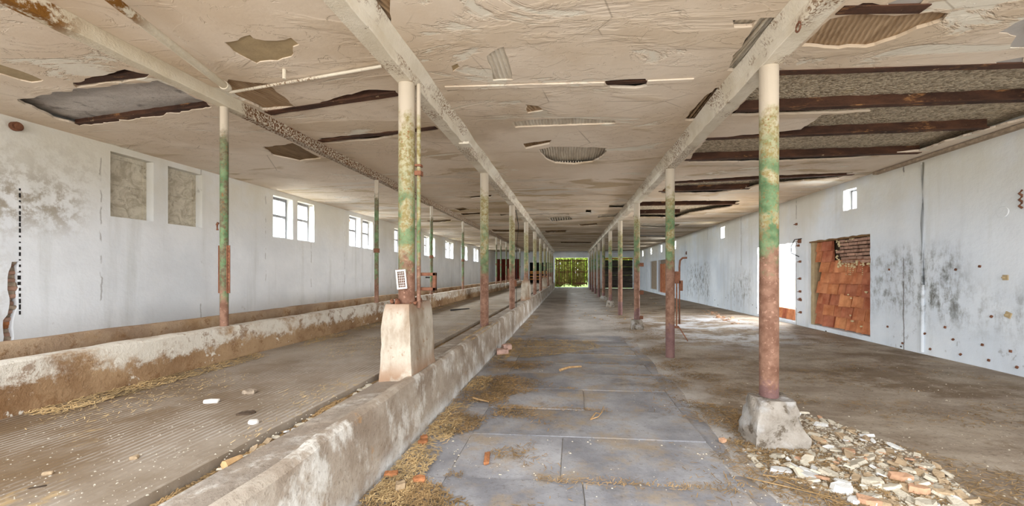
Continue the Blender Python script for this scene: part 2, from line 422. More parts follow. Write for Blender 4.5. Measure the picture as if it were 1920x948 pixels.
def m_lath(name, a, b, ang=0.0, dark=.0):
    t = T(name)
    # reed / ribbed clay backing, ribs running along the barn
    wob = t.mul(t.noise(2.5, 3), .05)
    rib = t.math('SINE', t.mul(t.math('ADD', t.math('ADD', t.x, t.mul(t.y, ang)), wob), 2*PI/.042))
    c = t.mix(t.ramp(t.noise(3, 6, .7, t.vec(3, .5, 1)), .3, .7), a, b)
    c = t.mix(t.mul(t.ramp(rib, .45, .95), .3), c, tuple(k*.5 for k in a[:3])+(1,))
    return t.done(c, .95, [(rib, .45, .008), (t.noise(9, 6, .7), .6, .02)], .15)
def m_deck():
    t = T('grey_concrete_deck')
    c = t.mix(t.ramp(t.noise(2, 6, .65, t.vec(.6, 1.6, 1)), .32, .68), rgb(176, 170, 164), rgb(212, 206, 200))
    c = t.mix(t.mul(t.ramp(t.noise(7, 6, .7), .55, .68), .6), c, rgb(98, 92, 90))
    return t.done(c, .95, [(t.noise(9, 6, .7), .7, .03)], .15)
def m_tile():
    t = T('orange_roof_tile')
    p = t.shift(50)
    c = t.mix(t.ramp(t.noise(4, 5, .6, p), .3, .7), rgb(168, 98, 64), rgb(204, 136, 98))
    c = t.hsv(c, h=t.math('MULTIPLY_ADD', t.rand(), .02, .49), v=t.math('MULTIPLY_ADD', t.rand(), .45, .72))
    c = t.mix(t.mul(t.ramp(t.noise(9, 6, .7, p), .66, .70), .7), c, rgb(220, 190, 160))
    return t.done(c, .8, [(t.noise(30, 5, .7), .4, .005)], .3)
def m_wood(name, a, b, axis='z'):
    t = T(name)
    k = dict(x=(1, 14, 14), y=(14, 1, 14), z=(14, 14, 1))[axis]
    n = t.noise(1.6, 6, .65, t.vec(*k, src=t.shift(20)))
    c = t.mix(t.ramp(n, .3, .7), a, b)
    c = t.hsv(c, v=t.math('MULTIPLY_ADD', t.rand(), .6, .7))
    return t.done(c, .9, [(n, .4, .01)], .2)
def m_plinth():
    t = T('plinth_concrete')
    c = t.mix(t.ramp(t.noise(4, 6, .68), .32, .66), rgb(116, 106, 94), rgb(160, 152, 142))
    c = t.mix(t.mul(t.ramp(t.noise(9, 6, .72), .52, .62), .85), c, rgb(88, 76, 62))
    c = t.mix(t.mul(t.ramp(t.noise(3, 5), .52, .64), .7), c, rgb(176, 174, 172))
    return t.done(c, .95, [(t.noise(8, 7, .72), .9, .03), (t.noise(40, 5), .5, .006)], .2)
def m_pier():
    t = T('limewashed_pier')
    c = t.mix(t.ramp(t.noise(4, 6, .65, t.vec(1, 1, .4)), .34, .64), rgb(142, 124, 104), rgb(188, 178, 163))
    c = t.mix(t.mul(t.ramp(t.z, PZ, PZ+.22, 1, 0), t.ramp(t.noise(7, 5), .3, .55), .8), c, rgb(148, 112, 84))
    c = t.mix(t.mul(t.ramp(t.noise(9, 6, .72), .60, .67), .8), c, rgb(144, 112, 84))
    c = t.mix(t.mul(t.ramp(t.z, 1.0, 1.14), .7), c, rgb(140, 108, 84))
    return t.done(c, .95, [(t.noise(7, 7, .7), .8, .02), (t.noise(34, 5), .4, .006)], .15)
def m_glass():
    m = bpy.data.materials.new('window_glass'); m.use_nodes = True; nt = m.node_tree
    nt.nodes.clear(); o = nt.nodes.new('ShaderNodeOutputMaterial')
    tr = nt.nodes.new('ShaderNodeBsdfTransparent'); tr.inputs[0].default_value = (.95, .97, .97, 1)
    gl = nt.nodes.new('ShaderNodeBsdfGlossy'); gl.inputs['Roughness'].default_value = .08
    fr = nt.nodes.new('ShaderNodeValue'); fr.outputs[0].default_value = .05
    mx = nt.nodes.new('ShaderNodeMixShader')
    nt.links.new(fr.outputs[0], mx.inputs[0]); nt.links.new(tr.outputs[0], mx.inputs[1]); nt.links.new(gl.outputs[0], mx.inputs[2])
    nt.links.new(mx.outputs[0], o.inputs[0]); return m
def m_dirtypane():
    t = T('dirty_blind_pane')
    c = t.mix(t.ramp(t.noise(5, 6, .7, None, 1.2), .35, .62), rgb(168, 158, 138), rgb(204, 196, 178))
    c = t.mix(t.mul(t.ramp(t.noise(7, 6, .72), .58, .66), .5), c, rgb(118, 106, 88))
    return t.done(c, .6, [(t.noise(7, 6, .7, None, 1.0), .8, .03)], .4)

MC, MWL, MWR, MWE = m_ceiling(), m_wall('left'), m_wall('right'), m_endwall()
MF, MS, MP, MK = m_floor(), m_slab(), m_platform(), m_kerb()
MTF, MTB = m_trough('trough_front_concrete'), m_trough('trough_back_concrete', .15)
MCOL = m_column(1.55, 2.7, 2.62, 'column_paint'); MCOLL = m_column(1.45, 2.4, 2.65, 'column_paint_left', .9)
MPOST = m_column(1.15, 2.9, 2.78, 'slim_post_paint', 1.0, (92, 84, 62), (116, 112, 88))
MG, MGR, MJ, MGV, MD = m_rustpaint(), m_girder_rusty(), m_joist(), m_gravel(), m_deck()
MCLAY = m_lath('brown_clay_backing', rgb(150, 124, 96), rgb(190, 164, 134), -.35)
MREED = m_lath('pale_reed_backing', rgb(196, 184, 166), rgb(228, 220, 204))
MDARK = m_lath('dark_reed_backing', rgb(112, 88, 62), rgb(150, 124, 92))
MGREY = plain('grey_undercoat', rgb(176, 172, 168), .08, 4)
MOLIVE = plain('olive_undercoat', rgb(180, 160, 126), .12, 6)
MTILE, MPL, MPIER, MGLASS, MPANE = m_tile(), m_plinth(), m_pier(), m_glass(), m_dirtypane()
MRUST = plain('rusty_iron', rgb(118, 78, 58), .3, 14, .8, .5)
MWFRAME = plain('grey_window_frame', rgb(128, 126, 126), .15, 12)
MWHITE = plain('white_paint', rgb(222, 216, 208), .12, 14)
MBRICK = plain('pink_grey_brick', rgb(168, 134, 116), .25, 12, .95, .7)
MBRK = plain('orange_brick', rgb(168, 112, 74), .25, 18, .95, .7)
MPINK = plain('pale_pink_brick', rgb(198, 164, 150), .2, 14, .95, .7)
MFOAM = plain('cream_mortar', rgb(214, 196, 156), .12, 14, .9, .8)
MPLAS = plain('plaster_chip', rgb(186, 176, 158), .12, 16, .95, .6)
MPLAW = plain('white_plaster_slab', rgb(206, 204, 200), .06, 16, .95, .5)
MPLAB = plain('buff_plaster_chip', rgb(164, 142, 114), .2, 16, .95, .6)
MTERR = plain('terracotta_shard', rgb(176, 138, 110), .2, 14, .9, .5)
MSTRAW = plain('straw', rgb(196, 168, 122), .35, 3, .9, 0)
MSTRAWD = plain('dark_chaff', rgb(150, 122, 84), .4, 3, .9, 0)
MSOIL = plain('chaff_soil', rgb(134, 106, 72), .3, 20, .98, .8)
MSLAT = m_wood('weathered_slat', rgb(82, 62, 42), rgb(160, 126, 82))
MPLANK = m_wood('dark_plank', rgb(46, 42, 40), rgb(92, 84, 76), 'x')
MORWOOD = m_wood('orange_timber', rgb(150, 96, 44), rgb(196, 136, 72), 'x')
MRED = m_wood('dark_red_boards', rgb(92, 36, 28), rgb(122, 52, 40))
MSTICK = m_wood('pale_stick', rgb(158, 122, 82), rgb(190, 158, 116))
MBLACK = plain('black_rubber_and_shade', rgb(38, 36, 36), .2, 12, .7, .2)
MGRASS = plain('grass', rgb(120, 140, 66), .3, 3, .95, .5)
MLEAF = plain('leaf_green', rgb(176, 196, 84), .35, 2, .8, .0)
MDUNG_SHADE = plain('dung_and_joint_shade', rgb(74, 60, 48), .3, 30, .95, .8)
MBARE = plain('pebbly_cavity_wall', rgb(156, 140, 122), .25, 20, .95, .8)

# ------------------------------------------------------------------ floors
def floor_z(x, y):
    k = max(0.0, min(1.0, (x-2.6)/2.5)); a = max(0.0, min(1.0, (22-y)/12))
    mound = 0.055*math.exp(-((x-2.25)/.62)**2-((y-3.0)/.75)**2)
    return .07*k*k*(3-2*k)*a + mound + .008*mn.noise(Vector((x*1.3, y*1.3, 2)))*min(1, max(0, (x-1.5)*2))
def frange(a, b, n): return [a+(b-a)*i/n for i in range(n+1)]
bm = bmesh.new()
xs = [-1.45, -1.0, 0, 1.0]+frange(1.2, 5.9, 40); ys = frange(Y0, 9, 90)+frange(9.4, 36.4, 60)
grid = [[bm.verts.new((x, y, floor_z(x, y)-(.012 if x < 1.25 and y < 9 else 0))) for x in xs] for y in ys]
for i in range(len(ys)-1):
    for j in range(len(xs)-1): bm.faces.new([grid[i][j], grid[i][j+1], grid[i+1][j+1], grid[i+1][j]])
floor = struct(bobj('floor', bm, MF, None, True))
# concrete slabs of the aisle
rowy = [1.3]
while rowy[-1] < 8.6: rowy.append(rowy[-1]+.72+rnd.uniform(-.05, .05))
def slab(x0, x1, y0, y1, h):
    g = .004
    bm = bmesh.new(); nx, ny = 4, 3
    tilt = rnd.uniform(-.004, .004); tx = rnd.uniform(-.003, .003)
    top = []
    for j in range(ny+1):
        r = []
        for i in range(nx+1):
            u, v = i/nx, j/ny
            x = x0+g+(x1-x0-2*g)*u; y = y0+g+(y1-y0-2*g)*v
            if j in (0, ny): y += .012*mn.noise(Vector((x*5, y*3, 1)))
            if i in (0, nx): x += .012*mn.noise(Vector((x*3, y*5, 7)))
            e = .006 if (i in (0, nx) or j in (0, ny)) else 0
            r.append(bm.verts.new((x, y, h-e+tilt*(2*v-1)+tx*(2*u-1))))
        top.append(r)
    for j in range(ny):
        for i in range(nx): bm.faces.new([top[j][i], top[j][i+1], top[j+1][i+1], top[j+1][i]])
    ring = top[0]+[r[-1] for r in top[1:]]+top[-1][-2::-1]+[r[0] for r in top[-2:0:-1]]
    low = [bm.verts.new((v.co.x, v.co.y, -.03)) for v in ring]
    n = len(ring)
    for k in range(n): bm.faces.new([ring[k], ring[(k+1) % n], low[(k+1) % n], low[k]])
    bobj('slab', bm, MS, floor, True, 30)
for i in range(len(rowy)-1):
    a, b = rowy[i], rowy[i+1]
    if rnd.random() < .45:
        m_ = rnd.uniform(-.1, .5)
        slab(-.85, m_, a, b, rnd.uniform(0, .012)); slab(m_, 1.12, a, b, rnd.uniform(0, .012))
    else: slab(-.85, 1.12, a, b, rnd.uniform(0, .012))
    if i % 2 == 0:
        b2 = rowy[min(i+2, len(rowy)-1)]
        slab(-1.27, -.85, a, b2, rnd.uniform(-.004, .004)); slab(1.12, 1.48, a+.2, b2+.2, rnd.uniform(-.006, .002))
# raised platform of the left bay
bm = bmesh.new()
xs = frange(-6.8, -1.76, 26); ys = frange(Y0, 12, 60)+frange(12.6, 36.4, 40)
def plat_z(x, y): return PZ+.010*mn.noise(Vector((x*1.1, y*.8, 5)))
grid = [[bm.verts.new((x, y, plat_z(x, y))) for x in xs] for y in ys]
for i in range(len(ys)-1):
    for j in range(len(xs)-1): bm.faces.new([grid[i][j], grid[i][j+1], grid[i+1][j+1], grid[i+1][j]])
ex = [(bm.verts.new((-1.76, y, PZ-.09))) for y in ys]
for i in range(len(ys)-1): bm.faces.new([grid[i][-1], ex[i], ex[i+1], grid[i+1][-1]])
struct(bobj('floor', bm, MP, None, True))

# low kerb wall between platform and aisle: gutter, ledge and lip are one casting
kerb = thing('kerb_wall', 'long low weathered concrete kerb wall along the left edge of the aisle', 'wall', (-1.35, 3, 0))
prof = [(-1.76, .41), (-1.72, .39), (-1.685, .40), (-1.665, PZ-.015), (-1.54, PZ-.005), (-1.46, PZ-.002), (-1.41, PZ+.0), (-1.394, PZ+.036), (-1.34, PZ+.04),
        (-1.312, PZ+.016), (-1.306, PZ-.015), (-1.306, .36), (-1.30, .24), (-1.295, .12), (-1.29, .0), (-1.29, -.05)]
bm = bmesh.new(); rows = []
ys = frange(Y0, 10, 190)+frange(10.2, 35.5, 110)
for y in ys:
    r = []
    for k, (x, z) in enumerate(prof):
        p = Vector((x, y, z))
        a = .006*nz(p, 3.1)+.007*nz(p, 11.0, 3)
        lip = 1.0 if 6 <= k <= 10 else .35
        chip = 0
        if 6 <= k <= 10: chip = -.04*max(0, nz((x*.2, y, 0), 2.1, 11)-.22)
        dz = a*lip+chip; dx = a*(1.0 if k > 9 else .4)-(.04 if 6 <= k <= 10 else 0)*max(0, nz((0, y, 0), 2.3, 5)-.28)
        x2 = x - .05*max(0, (y-12)/24) if k > 4 else x-.0
        r.append(bm.verts.new((x2+dx, y, z+dz)))
    rows.append(r)
for A, B in zip(rows, rows[1:]):
    for k in range(len(prof)-1): bm.faces.new([A[k], A[k+1], B[k+1], B[k]])
bobj('kerb_body', bm, MK, kerb, True, 32)

# feed trough along the left bay
tr = thing('feed_trough', 'long low concrete feed trough with crumbling limewashed front along the left bay', 'trough', (-3.75, 3, PZ))
def wallrun(x0, x1, z0, ztop, y0, y1, m, name, amp=.02, seed=0):
    bm = bmesh.new(); rows = []
    pr = [(x0, z0), (x0, z0+(ztop-z0)*.35), (x0, z0+(ztop-z0)*.7), (x0, ztop-.015), (x0+(x1-x0)*.12, ztop), (x0+(x1-x0)*.88, ztop), (x1, ztop-.015), (x1, z0)]
    n = int((y1-y0)/.1) if y1-y0 < 14 else int((y1-y0)/.16)
    for y in frange(y0, y1, n):
        r = []
        for k, (x, z) in enumerate(pr):
            p = Vector((x, y, z)); a = amp*nz(p, 4, seed)+amp*.5*nz(p, 11, seed)
            r.append(bm.verts.new((x-a*.8*(1 if k < 4 else .3), y, z+(a*.7 if k > 2 else 0))))
        rows.append(r)
    for A, B in zip(rows, rows[1:]):
        for k in range(len(pr)-1): bm.faces.new([A[k], A[k+1], B[k+1], B[k]])
    bm.faces.new(rows[0]); bm.faces.new(rows[-1])
    return bobj(name, bm, m, tr, True, 50)
wallrun(-3.60, -3.76, PZ-.03, .825, Y0, 22, MTF, 'trough_front', .013, 1)
wallrun(-3.60, -3.76, PZ-.03, .80, 22.4, 34.8, MTF, 'trough_front', .013, 2)
wallrun(-4.34, -4.46, PZ-.03, .86, Y0, 34.8, MTB, 'trough_back', .012, 3)
bm = bmesh.new()
rows = []
for y in frange(Y0, 34.8, 60):
    rows.append([bm.verts.new((x, y, z+.01*nz((x, y, z), 3))) for x, z in ((-3.74, .60), (-3.86, .54), (-4.2, .54), (-4.36, .62))])
for A, B in zip(rows, rows[1:]):
    for k in range(3): bm.faces.new([A[k], A[k+1], B[k+1], B[k]])
bobj('trough_basin', bm, MTB, tr, True, 60)

# ------------------------------------------------------------------ walls with real openings
def rect(u0, u1, v0, v1): return [(u0, v0), (u1, v0), (u1, v1), (u0, v1)]
# left wall: pairs of small windows
WT = .34
lw = []          # (y0, y1, z0, z1)
def px_win(pa, pb, pc):            # left edge, right edge (x px) and top/bottom px at the left edge
    a = onx(pa[0], pa[1], XL); b = onx(pb[0], pb[1], XL); c_ = onx(pc[0], pc[1], XL)
    return (a.y, b.y, c_.z, a.z)
pairs = [[px_win((207, 283), (288, 300), (207, 405)), px_win((315, 311), (379, 325), (315, 419))],
         [px_win((512, 365), (549, 375), (512, 444)), px_win((558, 376), (589, 384), (558, 450))],
         [px_win((655, 403), (676, 409), (655, 461)), px_win((680, 411), (699, 417), (680, 465))]]
y1a, y1b = pairs[1][0][0], pairs[2][0][0]
P_ = y1b-y1a
wz0, wz1 = 2.20, 3.12
for k in range(3, 9):
    yy = y1b+(k-2)*P_*1.0
    w_ = pairs[2][0][1]-pairs[2][0][0]
    gap = pairs[2][1][0]-pairs[2][0][0]
    pairs.append([(yy, yy+w_, wz0, wz1), (yy+gap, yy+gap+w_, wz0, wz1)])
holes = []
for pr_ in pairs:
    for (a, b, z0, z1) in pr_: holes.append(rect(a, b, z0, z1))
brk = [onx(px, py, XL) for px, py in ((24, 492), (37, 491), (36, 520), (33, 545), (34, 575), (26, 600), (25, 640), (5, 640), (6, 600), (15, 588), (19, 560), (14, 532), (15, 510))]
BRK0, BRK1 = min(p.y for p in brk), max(p.y for p in brk)
holes.append(ragged([(p.y, p.z) for p in brk], .05, .025, 4))
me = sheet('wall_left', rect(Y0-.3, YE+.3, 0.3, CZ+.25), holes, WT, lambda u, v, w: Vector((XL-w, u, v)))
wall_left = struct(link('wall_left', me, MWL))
nwin = 0
def window(a, b, z0, z1, blind):
    global nwin
    nwin += 1
    f = bmesh.new(); t_ = .05; d0, d1 = (.16, .24) if not blind else (.13, .19)
    X0, X1 = XL-d1, XL-d0
    if not blind: bb = b-.0
    else: bb = b
    box(f, X0, X1, a, a+t_, z0, z1); box(f, X0, X1, bb-t_, bb, z0, z1)
    box(f, X0, X1, a+t_, bb-t_, z1-t_*1.3, z1); box(f, X0, X1, a+t_, bb-t_, z0, z0+t_*.6)
    zm = z0+(z1-z0)*.55
    box(f, X0-.004, X1+.004, a+t_, bb-t_, zm-.025, zm+.025)
    e = struct(bobj('window_%d' % nwin, f, MWFRAME if not blind else MPANE))
    for (q0, q1) in ((z0+t_*.6, zm-.025), (zm+.025, z1-t_*1.3)):
        p = bmesh.new(); xm = (X0+X1)/2
        if not blind: box(p, xm-.003, xm+.003, a+t_, bb-t_, q0, q1)
        else:
            box(p, xm-.01, xm+.012, a+t_, bb-t_, q0, q1)
        bobj('pane', p, MGLASS if not blind else MPANE, e)
    if not blind:
        area_light('window_daylight', (XL-WT-.55, (a+b)/2, (z0+z1)/2+.45), (0, -PI/2+.8, 0), z1-z0+.2, b-a+.5, WIN_POWER, (.92, .96, 1.0))
for i, pr_ in enumerate(pairs):
    for q in pr_: window(*q, blind=(i == 0))

# right wall
D1 = (8.29, 10.30, .16, 2.15)         # tiled-up doorway
D2 = (10.86, 12.95, .12, 2.17)        # open doorway
D3 = (24.6, 26.9, .15, 2.2); D4 = (27.35, 29.5, .25, 2.2)
vents = [(8.66, 9.05, 2.70, 3.12)]+[(y-.19, y+.19, 2.70, 3.13) for y in (15.75, 22.7, 25.95, 29.2, 32.5)]
rh = [ragged(rect(*D1), .12, .02, 1), ragged(rect(D2[0], D2[1], -.0+.12, D2[3]), .12, .02, 2), rect(*D3), rect(*D4)]
for v in vents: rh.append(ragged(rect(*v), .1, .012, v[0]))
hole1 = ragged([(6.03, 2.36), (6.08, 2.36), (6.09, 2.62), (6.03, 2.58)], .05, .02, 3)
me = sheet('wall_right', rect(Y0-.3, YE+.3, -.1, CZ+.25), rh, WT, lambda u, v, w: Vector((XR+w, u, v)))
wall_right = struct(link('wall_right', me, MWR))
for k, v in enumerate(vents):
    f = bmesh.new(); 
    if k == 0: box(f, XR+.17, XR+.21, (v[0]+v[1])/2-.02, (v[0]+v[1])/2+.02, v[2], v[3])
    box(f, XR+.16, XR+.22, v[0], v[0]+.03, v[2], v[3]); box(f, XR+.16, XR+.22, v[1]-.03, v[1], v[2], v[3])
    box(f, XR+.16, XR+.22, v[0], v[1], v[3]-.03, v[3]); box(f, XR+.16, XR+.22, v[0], v[1], v[2], v[2]+.03)
    nwin += 1
    e = struct(bobj('window_%d' % nwin, f, MWFRAME))
    p = bmesh.new(); box(p, XR+.187, XR+.193, v[0]+.03, v[1]-.03, v[2]+.03, v[3]-.03); bobj('pane', p, MGLASS, e)
    area_light('vent_daylight', (XR+WT+.3, (v[0]+v[1])/2, (v[2]+v[3])/2), (0, PI/2-.35, 0), .5, .5, 100, (.95, .97, 1.0))
area_light('doorway_daylight', (XR+WT+.9, (D2[0]+D2[1])/2, 1.3), (0, PI/2-.25, 0), 2.2, 2.2, DOOR_POWER, (.96, .98, 1.0))

def tile_mesh(wd, hg):
    """interlocking roof tile: shallow pan, raised roll at one side, thicker nose"""
    bm = bmesh.new()
    xs_ = [0, .06, .70, .76, .82, .94, 1.0]; hs = [.014, .0, .0, .014, .036, .036, .004]
    rows = []
    for (v, lift) in ((0, .055), (.94, .008), (1.0, .004)):
        rows.append([bm.verts.new((-(h+lift), u*wd, v*hg)) for u, h in zip(xs_, hs)])
    for A, B in zip(rows, rows[1:]):
        for k in range(len(xs_)-1): bm.faces.new([A[k], A[k+1], B[k+1], B[k]])
    back = [bm.verts.new((.012, 0, 0)), bm.verts.new((.012, wd, 0)), bm.verts.new((.012, wd, hg)), bm.verts.new((.012, 0, hg))]
    bm.faces.new([back[0], back[1]]+rows[0][::-1]); bm.faces.new([back[1], back[2], rows[2][-1], rows[1][-1], rows[0][-1]])
    bm.faces.new([back[3], back[0], rows[0][0], rows[1][0], rows[2][0]]); bm.faces.new([back[2], back[3]]+rows[2])
    me = to_mesh(bm, 'tile'); me.materials.append(MTILE); return me
TM = [tile_mesh(.345, .275), tile_mesh(.30, .275), tile_mesh(.20, .275)]
door1 = struct(bobj('door_1', (lambda b: (box(b, XR+.20, XR+.28, D1[0], D1[1], D1[2]-.02, D1[3]+.02), b)[1])(bmesh.new()), MDUNG_SHADE))  # dark core: shade between the tiles put into its colour
RH = .245
brick_u0, brick_z0 = 9.42, 1.60       # brick patch takes the top right corner: y < brick_u0, z > brick_z0
for r in range(8):
    z = D1[2]+.02+r*RH
    y = D1[0]+.01-rnd.uniform(0, .16)
    while y < D1[1]-.30:
        k = rnd.choice((0, 0, 0, 1, 0, 2)); wd = (.345, .30, .20)[k]
        yy = max(y, D1[0]+.005)
        while y+wd > D1[1]-.09 and k < 2: k += 1; wd = (.345, .30, .20)[k]
        if not (z > brick_z0-.05 and yy < brick_u0-.1):
            o = link('tile', TM[k], None, door1)
            o.location = (XR+.16+rnd.uniform(-.012, .012), yy, z+rnd.uniform(-.008, .008))
            o.rotation_euler = (rnd.uniform(-.02, .02), rnd.uniform(-.03, .03), rnd.uniform(-.05, .05))
        y += wd+.018
# brick patch and squeezed cream mortar
bmesh_b = []
for k in range(3):
    b = bmesh.new(); box(b, -.05, .05, 0, (.24, .20, .13)[k], 0, .058); bevel(b, .006)
    me = to_mesh(b, 'brick'); me.materials.append(MBRICK); bmesh_b.append(me)
z = brick_z0
while z < D1[3]-.06:
    y = D1[0]+.02+rnd.uniform(0, .1)
    while y < brick_u0-.1-.10*abs(math.sin(z*9)):
        k = rnd.randrange(3)
        o = link('brick', bmesh_b[k], None, door1); o.location = (XR+.14+rnd.uniform(-.03, .015), y, z+rnd.uniform(-.004, .004))
        o.rotation_euler = (rnd.uniform(-.03, .03), 0, rnd.uniform(-.05, .05))
        y += (.24, .20, .13)[k]+.014
    z += .074
def blobs(pts, m, name, parent, kind=True):
    bm = bmesh.new()
    for p, r in pts:
        g = bmesh.ops.create_icosphere(bm, subdivisions=1, radius=r, matrix=Matrix.Translation(p))
        for v in g['verts']:
            d = v.co-Vector(p); v.co = Vector(p)+Vector((d.x*.7, d.y*rnd.uniform(.7, 1.6), d.z*rnd.uniform(.5, 1.1)))
    o = bobj(name, bm, m, parent, True)
    if kind: stuff(o)
    return o
pts = []
for i in range(90):
    s = rnd.random()
    if s < .35: p = (XR+.10, rnd.uniform(D1[0]+.05, brick_u0), brick_z0-.02+rnd.uniform(-.06, .05))
    elif s < .6: p = (XR+.10, brick_u0+rnd.uniform(-.12, .02), rnd.uniform(brick_z0, D1[3]-.05))
    elif s < .75: p = (XR+.10, rnd.uniform(D1[0]+.05, brick_u0), D1[3]-.06+rnd.uniform(-.05, .02))
    elif s < .9: p = (XR+.10, D1[0]+rnd.uniform(.02, .08), rnd.uniform(.4, 2.1))
    else: p = (XR+.10, rnd.uniform(D1[0]+.2, 9.4), rnd.uniform(.3, 1.5))
    pts.append((Vector(p), rnd.uniform(.014, .036)))
for k in range(5):
    y = rnd.uniform(8.5, 9.3); 
    for j in range(6): pts.append((Vector((XR+.10, y, brick_z0-.04-j*.04)), .014))
blobs(pts, MFOAM, 'mortar', door1)
b = bmesh.new(); box(b, XR+.06, XR+.2, D1[1]-.14, D1[1]+.0, D1[2], D1[3]-.02); bobj('timber_post', b, MOLIVE, door1)
b = bmesh.new(); box(b, XR+.02, XR+.16, D1[0]-.02, D1[1], D1[3]-.035, D1[3]+.01); bobj('lintel_board', b, plain('lintel_wood', rgb(120, 92, 62), .2, 12), door1)
# open doorway: a low course of tiles stands on the sill
door2 = struct(bobj('door_2', (lambda b: (box(b, XR+.02, XR+.34, D2[0], D2[1], .05, .145), b)[1])(bmesh.new()), MWR))
y = D2[0]+.02
while y < D2[1]-.2:
    k = rnd.choice((1, 2, 1)); o = link('tile', TM[k], None, door2); o.location = (XR+.17, y, .15); o.rotation_euler = (rnd.uniform(-.02, .02), 0, rnd.uniform(-.06, .06))
    y += (.345, .30, .20)[k]+.004
b = bmesh.new(); tube(b, [(XR+.12, D2[0]+1.55, .95), (XR+.12, D2[0]+1.95, .96)], .025, 8); bobj('wood_peg', b, MSTICK, door2)
door3 = struct(bobj('door_3', (lambda b: (box(b, XR+.16, XR+.3, D3[0], D3[1], D3[2], D3[3]), b)[1])(bmesh.new()), MBARE))
for i in range(10):
    b = bmesh.new(); y = D3[0]+.05+i*.22; box(b, XR+.10, XR+.15, y, y+.19, D3[2], D3[3]-.25+rnd.uniform(-.03, .03)); bobj('board', b, MTILE, door3)
struct(bobj('door_4', (lambda b: (box(b, XR+.08, XR+.3, D4[0], D4[1], D4[2], D4[3]), b)[1])(bmesh.new()), MBARE))

# end wall, with a slatted gate, boarded door, red door and a dark stall opening
YW = YE
G = (-1.36, 1.58, .10, 2.72); RD = (2.85, 5.45, .02, 2.72); LD = (-6.70, -4.50, .45, 2.62); BD = (-3.62, -1.85, .45, 2.30)
# the notch left of the red door lets daylight in
me = sheet('wall_end', rect(XL-.3, XR+.3, -.1, CZ+.25), [rect(*G), rect(*RD), rect(*LD), rect(*BD)], .35, lambda u, v, w: Vector((u, YW+w, v)))
wall_end = struct(link('wall_end', me, MWE))
gate = struct(bobj('door_5', (lambda b: (box(b, G[0], G[1], YW+.02, YW+.1, G[2]-.10, G[2]-.02), b)[1])(bmesh.new()), MWE))
for leaf, (a, bb) in enumerate(((G[0]+.08, .10), (.17, G[1]-.06))):
    n = 13; wd = (bb-a)/n
    for i in range(n):
        if leaf == 1 and i == 11: continue
        b = bmesh.new(); x = a+i*wd+rnd.uniform(-.012, .012)
        box(b, x, x+wd*rnd.uniform(.58, .84), YW+.04, YW+.065, G[2]+rnd.uniform(.05, .2), G[3]-.14+rnd.uniform(-.02, .02)); bobj('slat', b, MSLAT, gate)
    for z in (.42, 1.4, G[3]-.32):
        b = bmesh.new(); box(b, a, bb, YW+.066, YW+.10, z, z+.1); bobj('rail', b, MSLAT, gate)
b = bmesh.new()
box(b, .55, 1.5, YW-.02, YW+.03, .28, .40, Matrix.Translation((0, 0, .1))); bobj('brace', b, MRUST, gate)
bdoor = struct(bobj('door_6', (lambda b: (box(b, RD[0], RD[1], YW+.0, YW+.16, RD[3]-.16, RD[3]-.04), b)[1])(bmesh.new()), MORWOOD))
z = RD[2]+.04
for i in range(7):
    hh = (.38, .36, .37, .36, .38, .37, .36)[i]; b = bmesh.new(); box(b, RD[0]+.02, RD[1]-.02, YW+.06, YW+.10, z, min(z+hh-(.012 if i in (2, 4) else .002), RD[3]-.22)); o = bobj('plank', b, MPLANK, bdoor); z += hh
rdoor = struct(bobj('door_7', (lambda b: (box(b, LD[0]+.09, LD[1], YW+.10, YW+.14, LD[2], LD[3]), b)[1])(bmesh.new()), MRED))
for i in range(9):
    b = bmesh.new(); x = LD[0]+.10+i*.232; box(b, x, x+.222, YW+.05, YW+.098, LD[2]+.02, LD[3]-.02); bobj('board', b, MRED, rdoor)
sdoor = struct(bobj('door_8', (lambda b: (box(b, BD[0]-.1, BD[1]+.1, YW+1.2, YW+1.25, 0, 2.7), box(b, BD[0]-.1, BD[0]-.05, YW+.36, YW+1.2, 0, 2.7), box(b, BD[1]+.05, BD[1]+.1, YW+.36, YW+1.2, 0, 2.7), box(b, BD[0]-.1, BD[1]+.1, YW+.36, YW+1.25, 2.5, 2.55), box(b, BD[0]-.1, BD[1]+.1, YW+.36, YW+1.25, .4, .46), b)[-1])(bmesh.new()), MBLACK))  # black lining: shade of the unlit stall put into the colour
for z in (.75, 1.0, 1.28, 1.42):
    b = bmesh.new(); box(b, BD[0], BD[1], YW+.05, YW+.10, z, z+.11); bobj('rail', b, MORWOOD, sdoor)

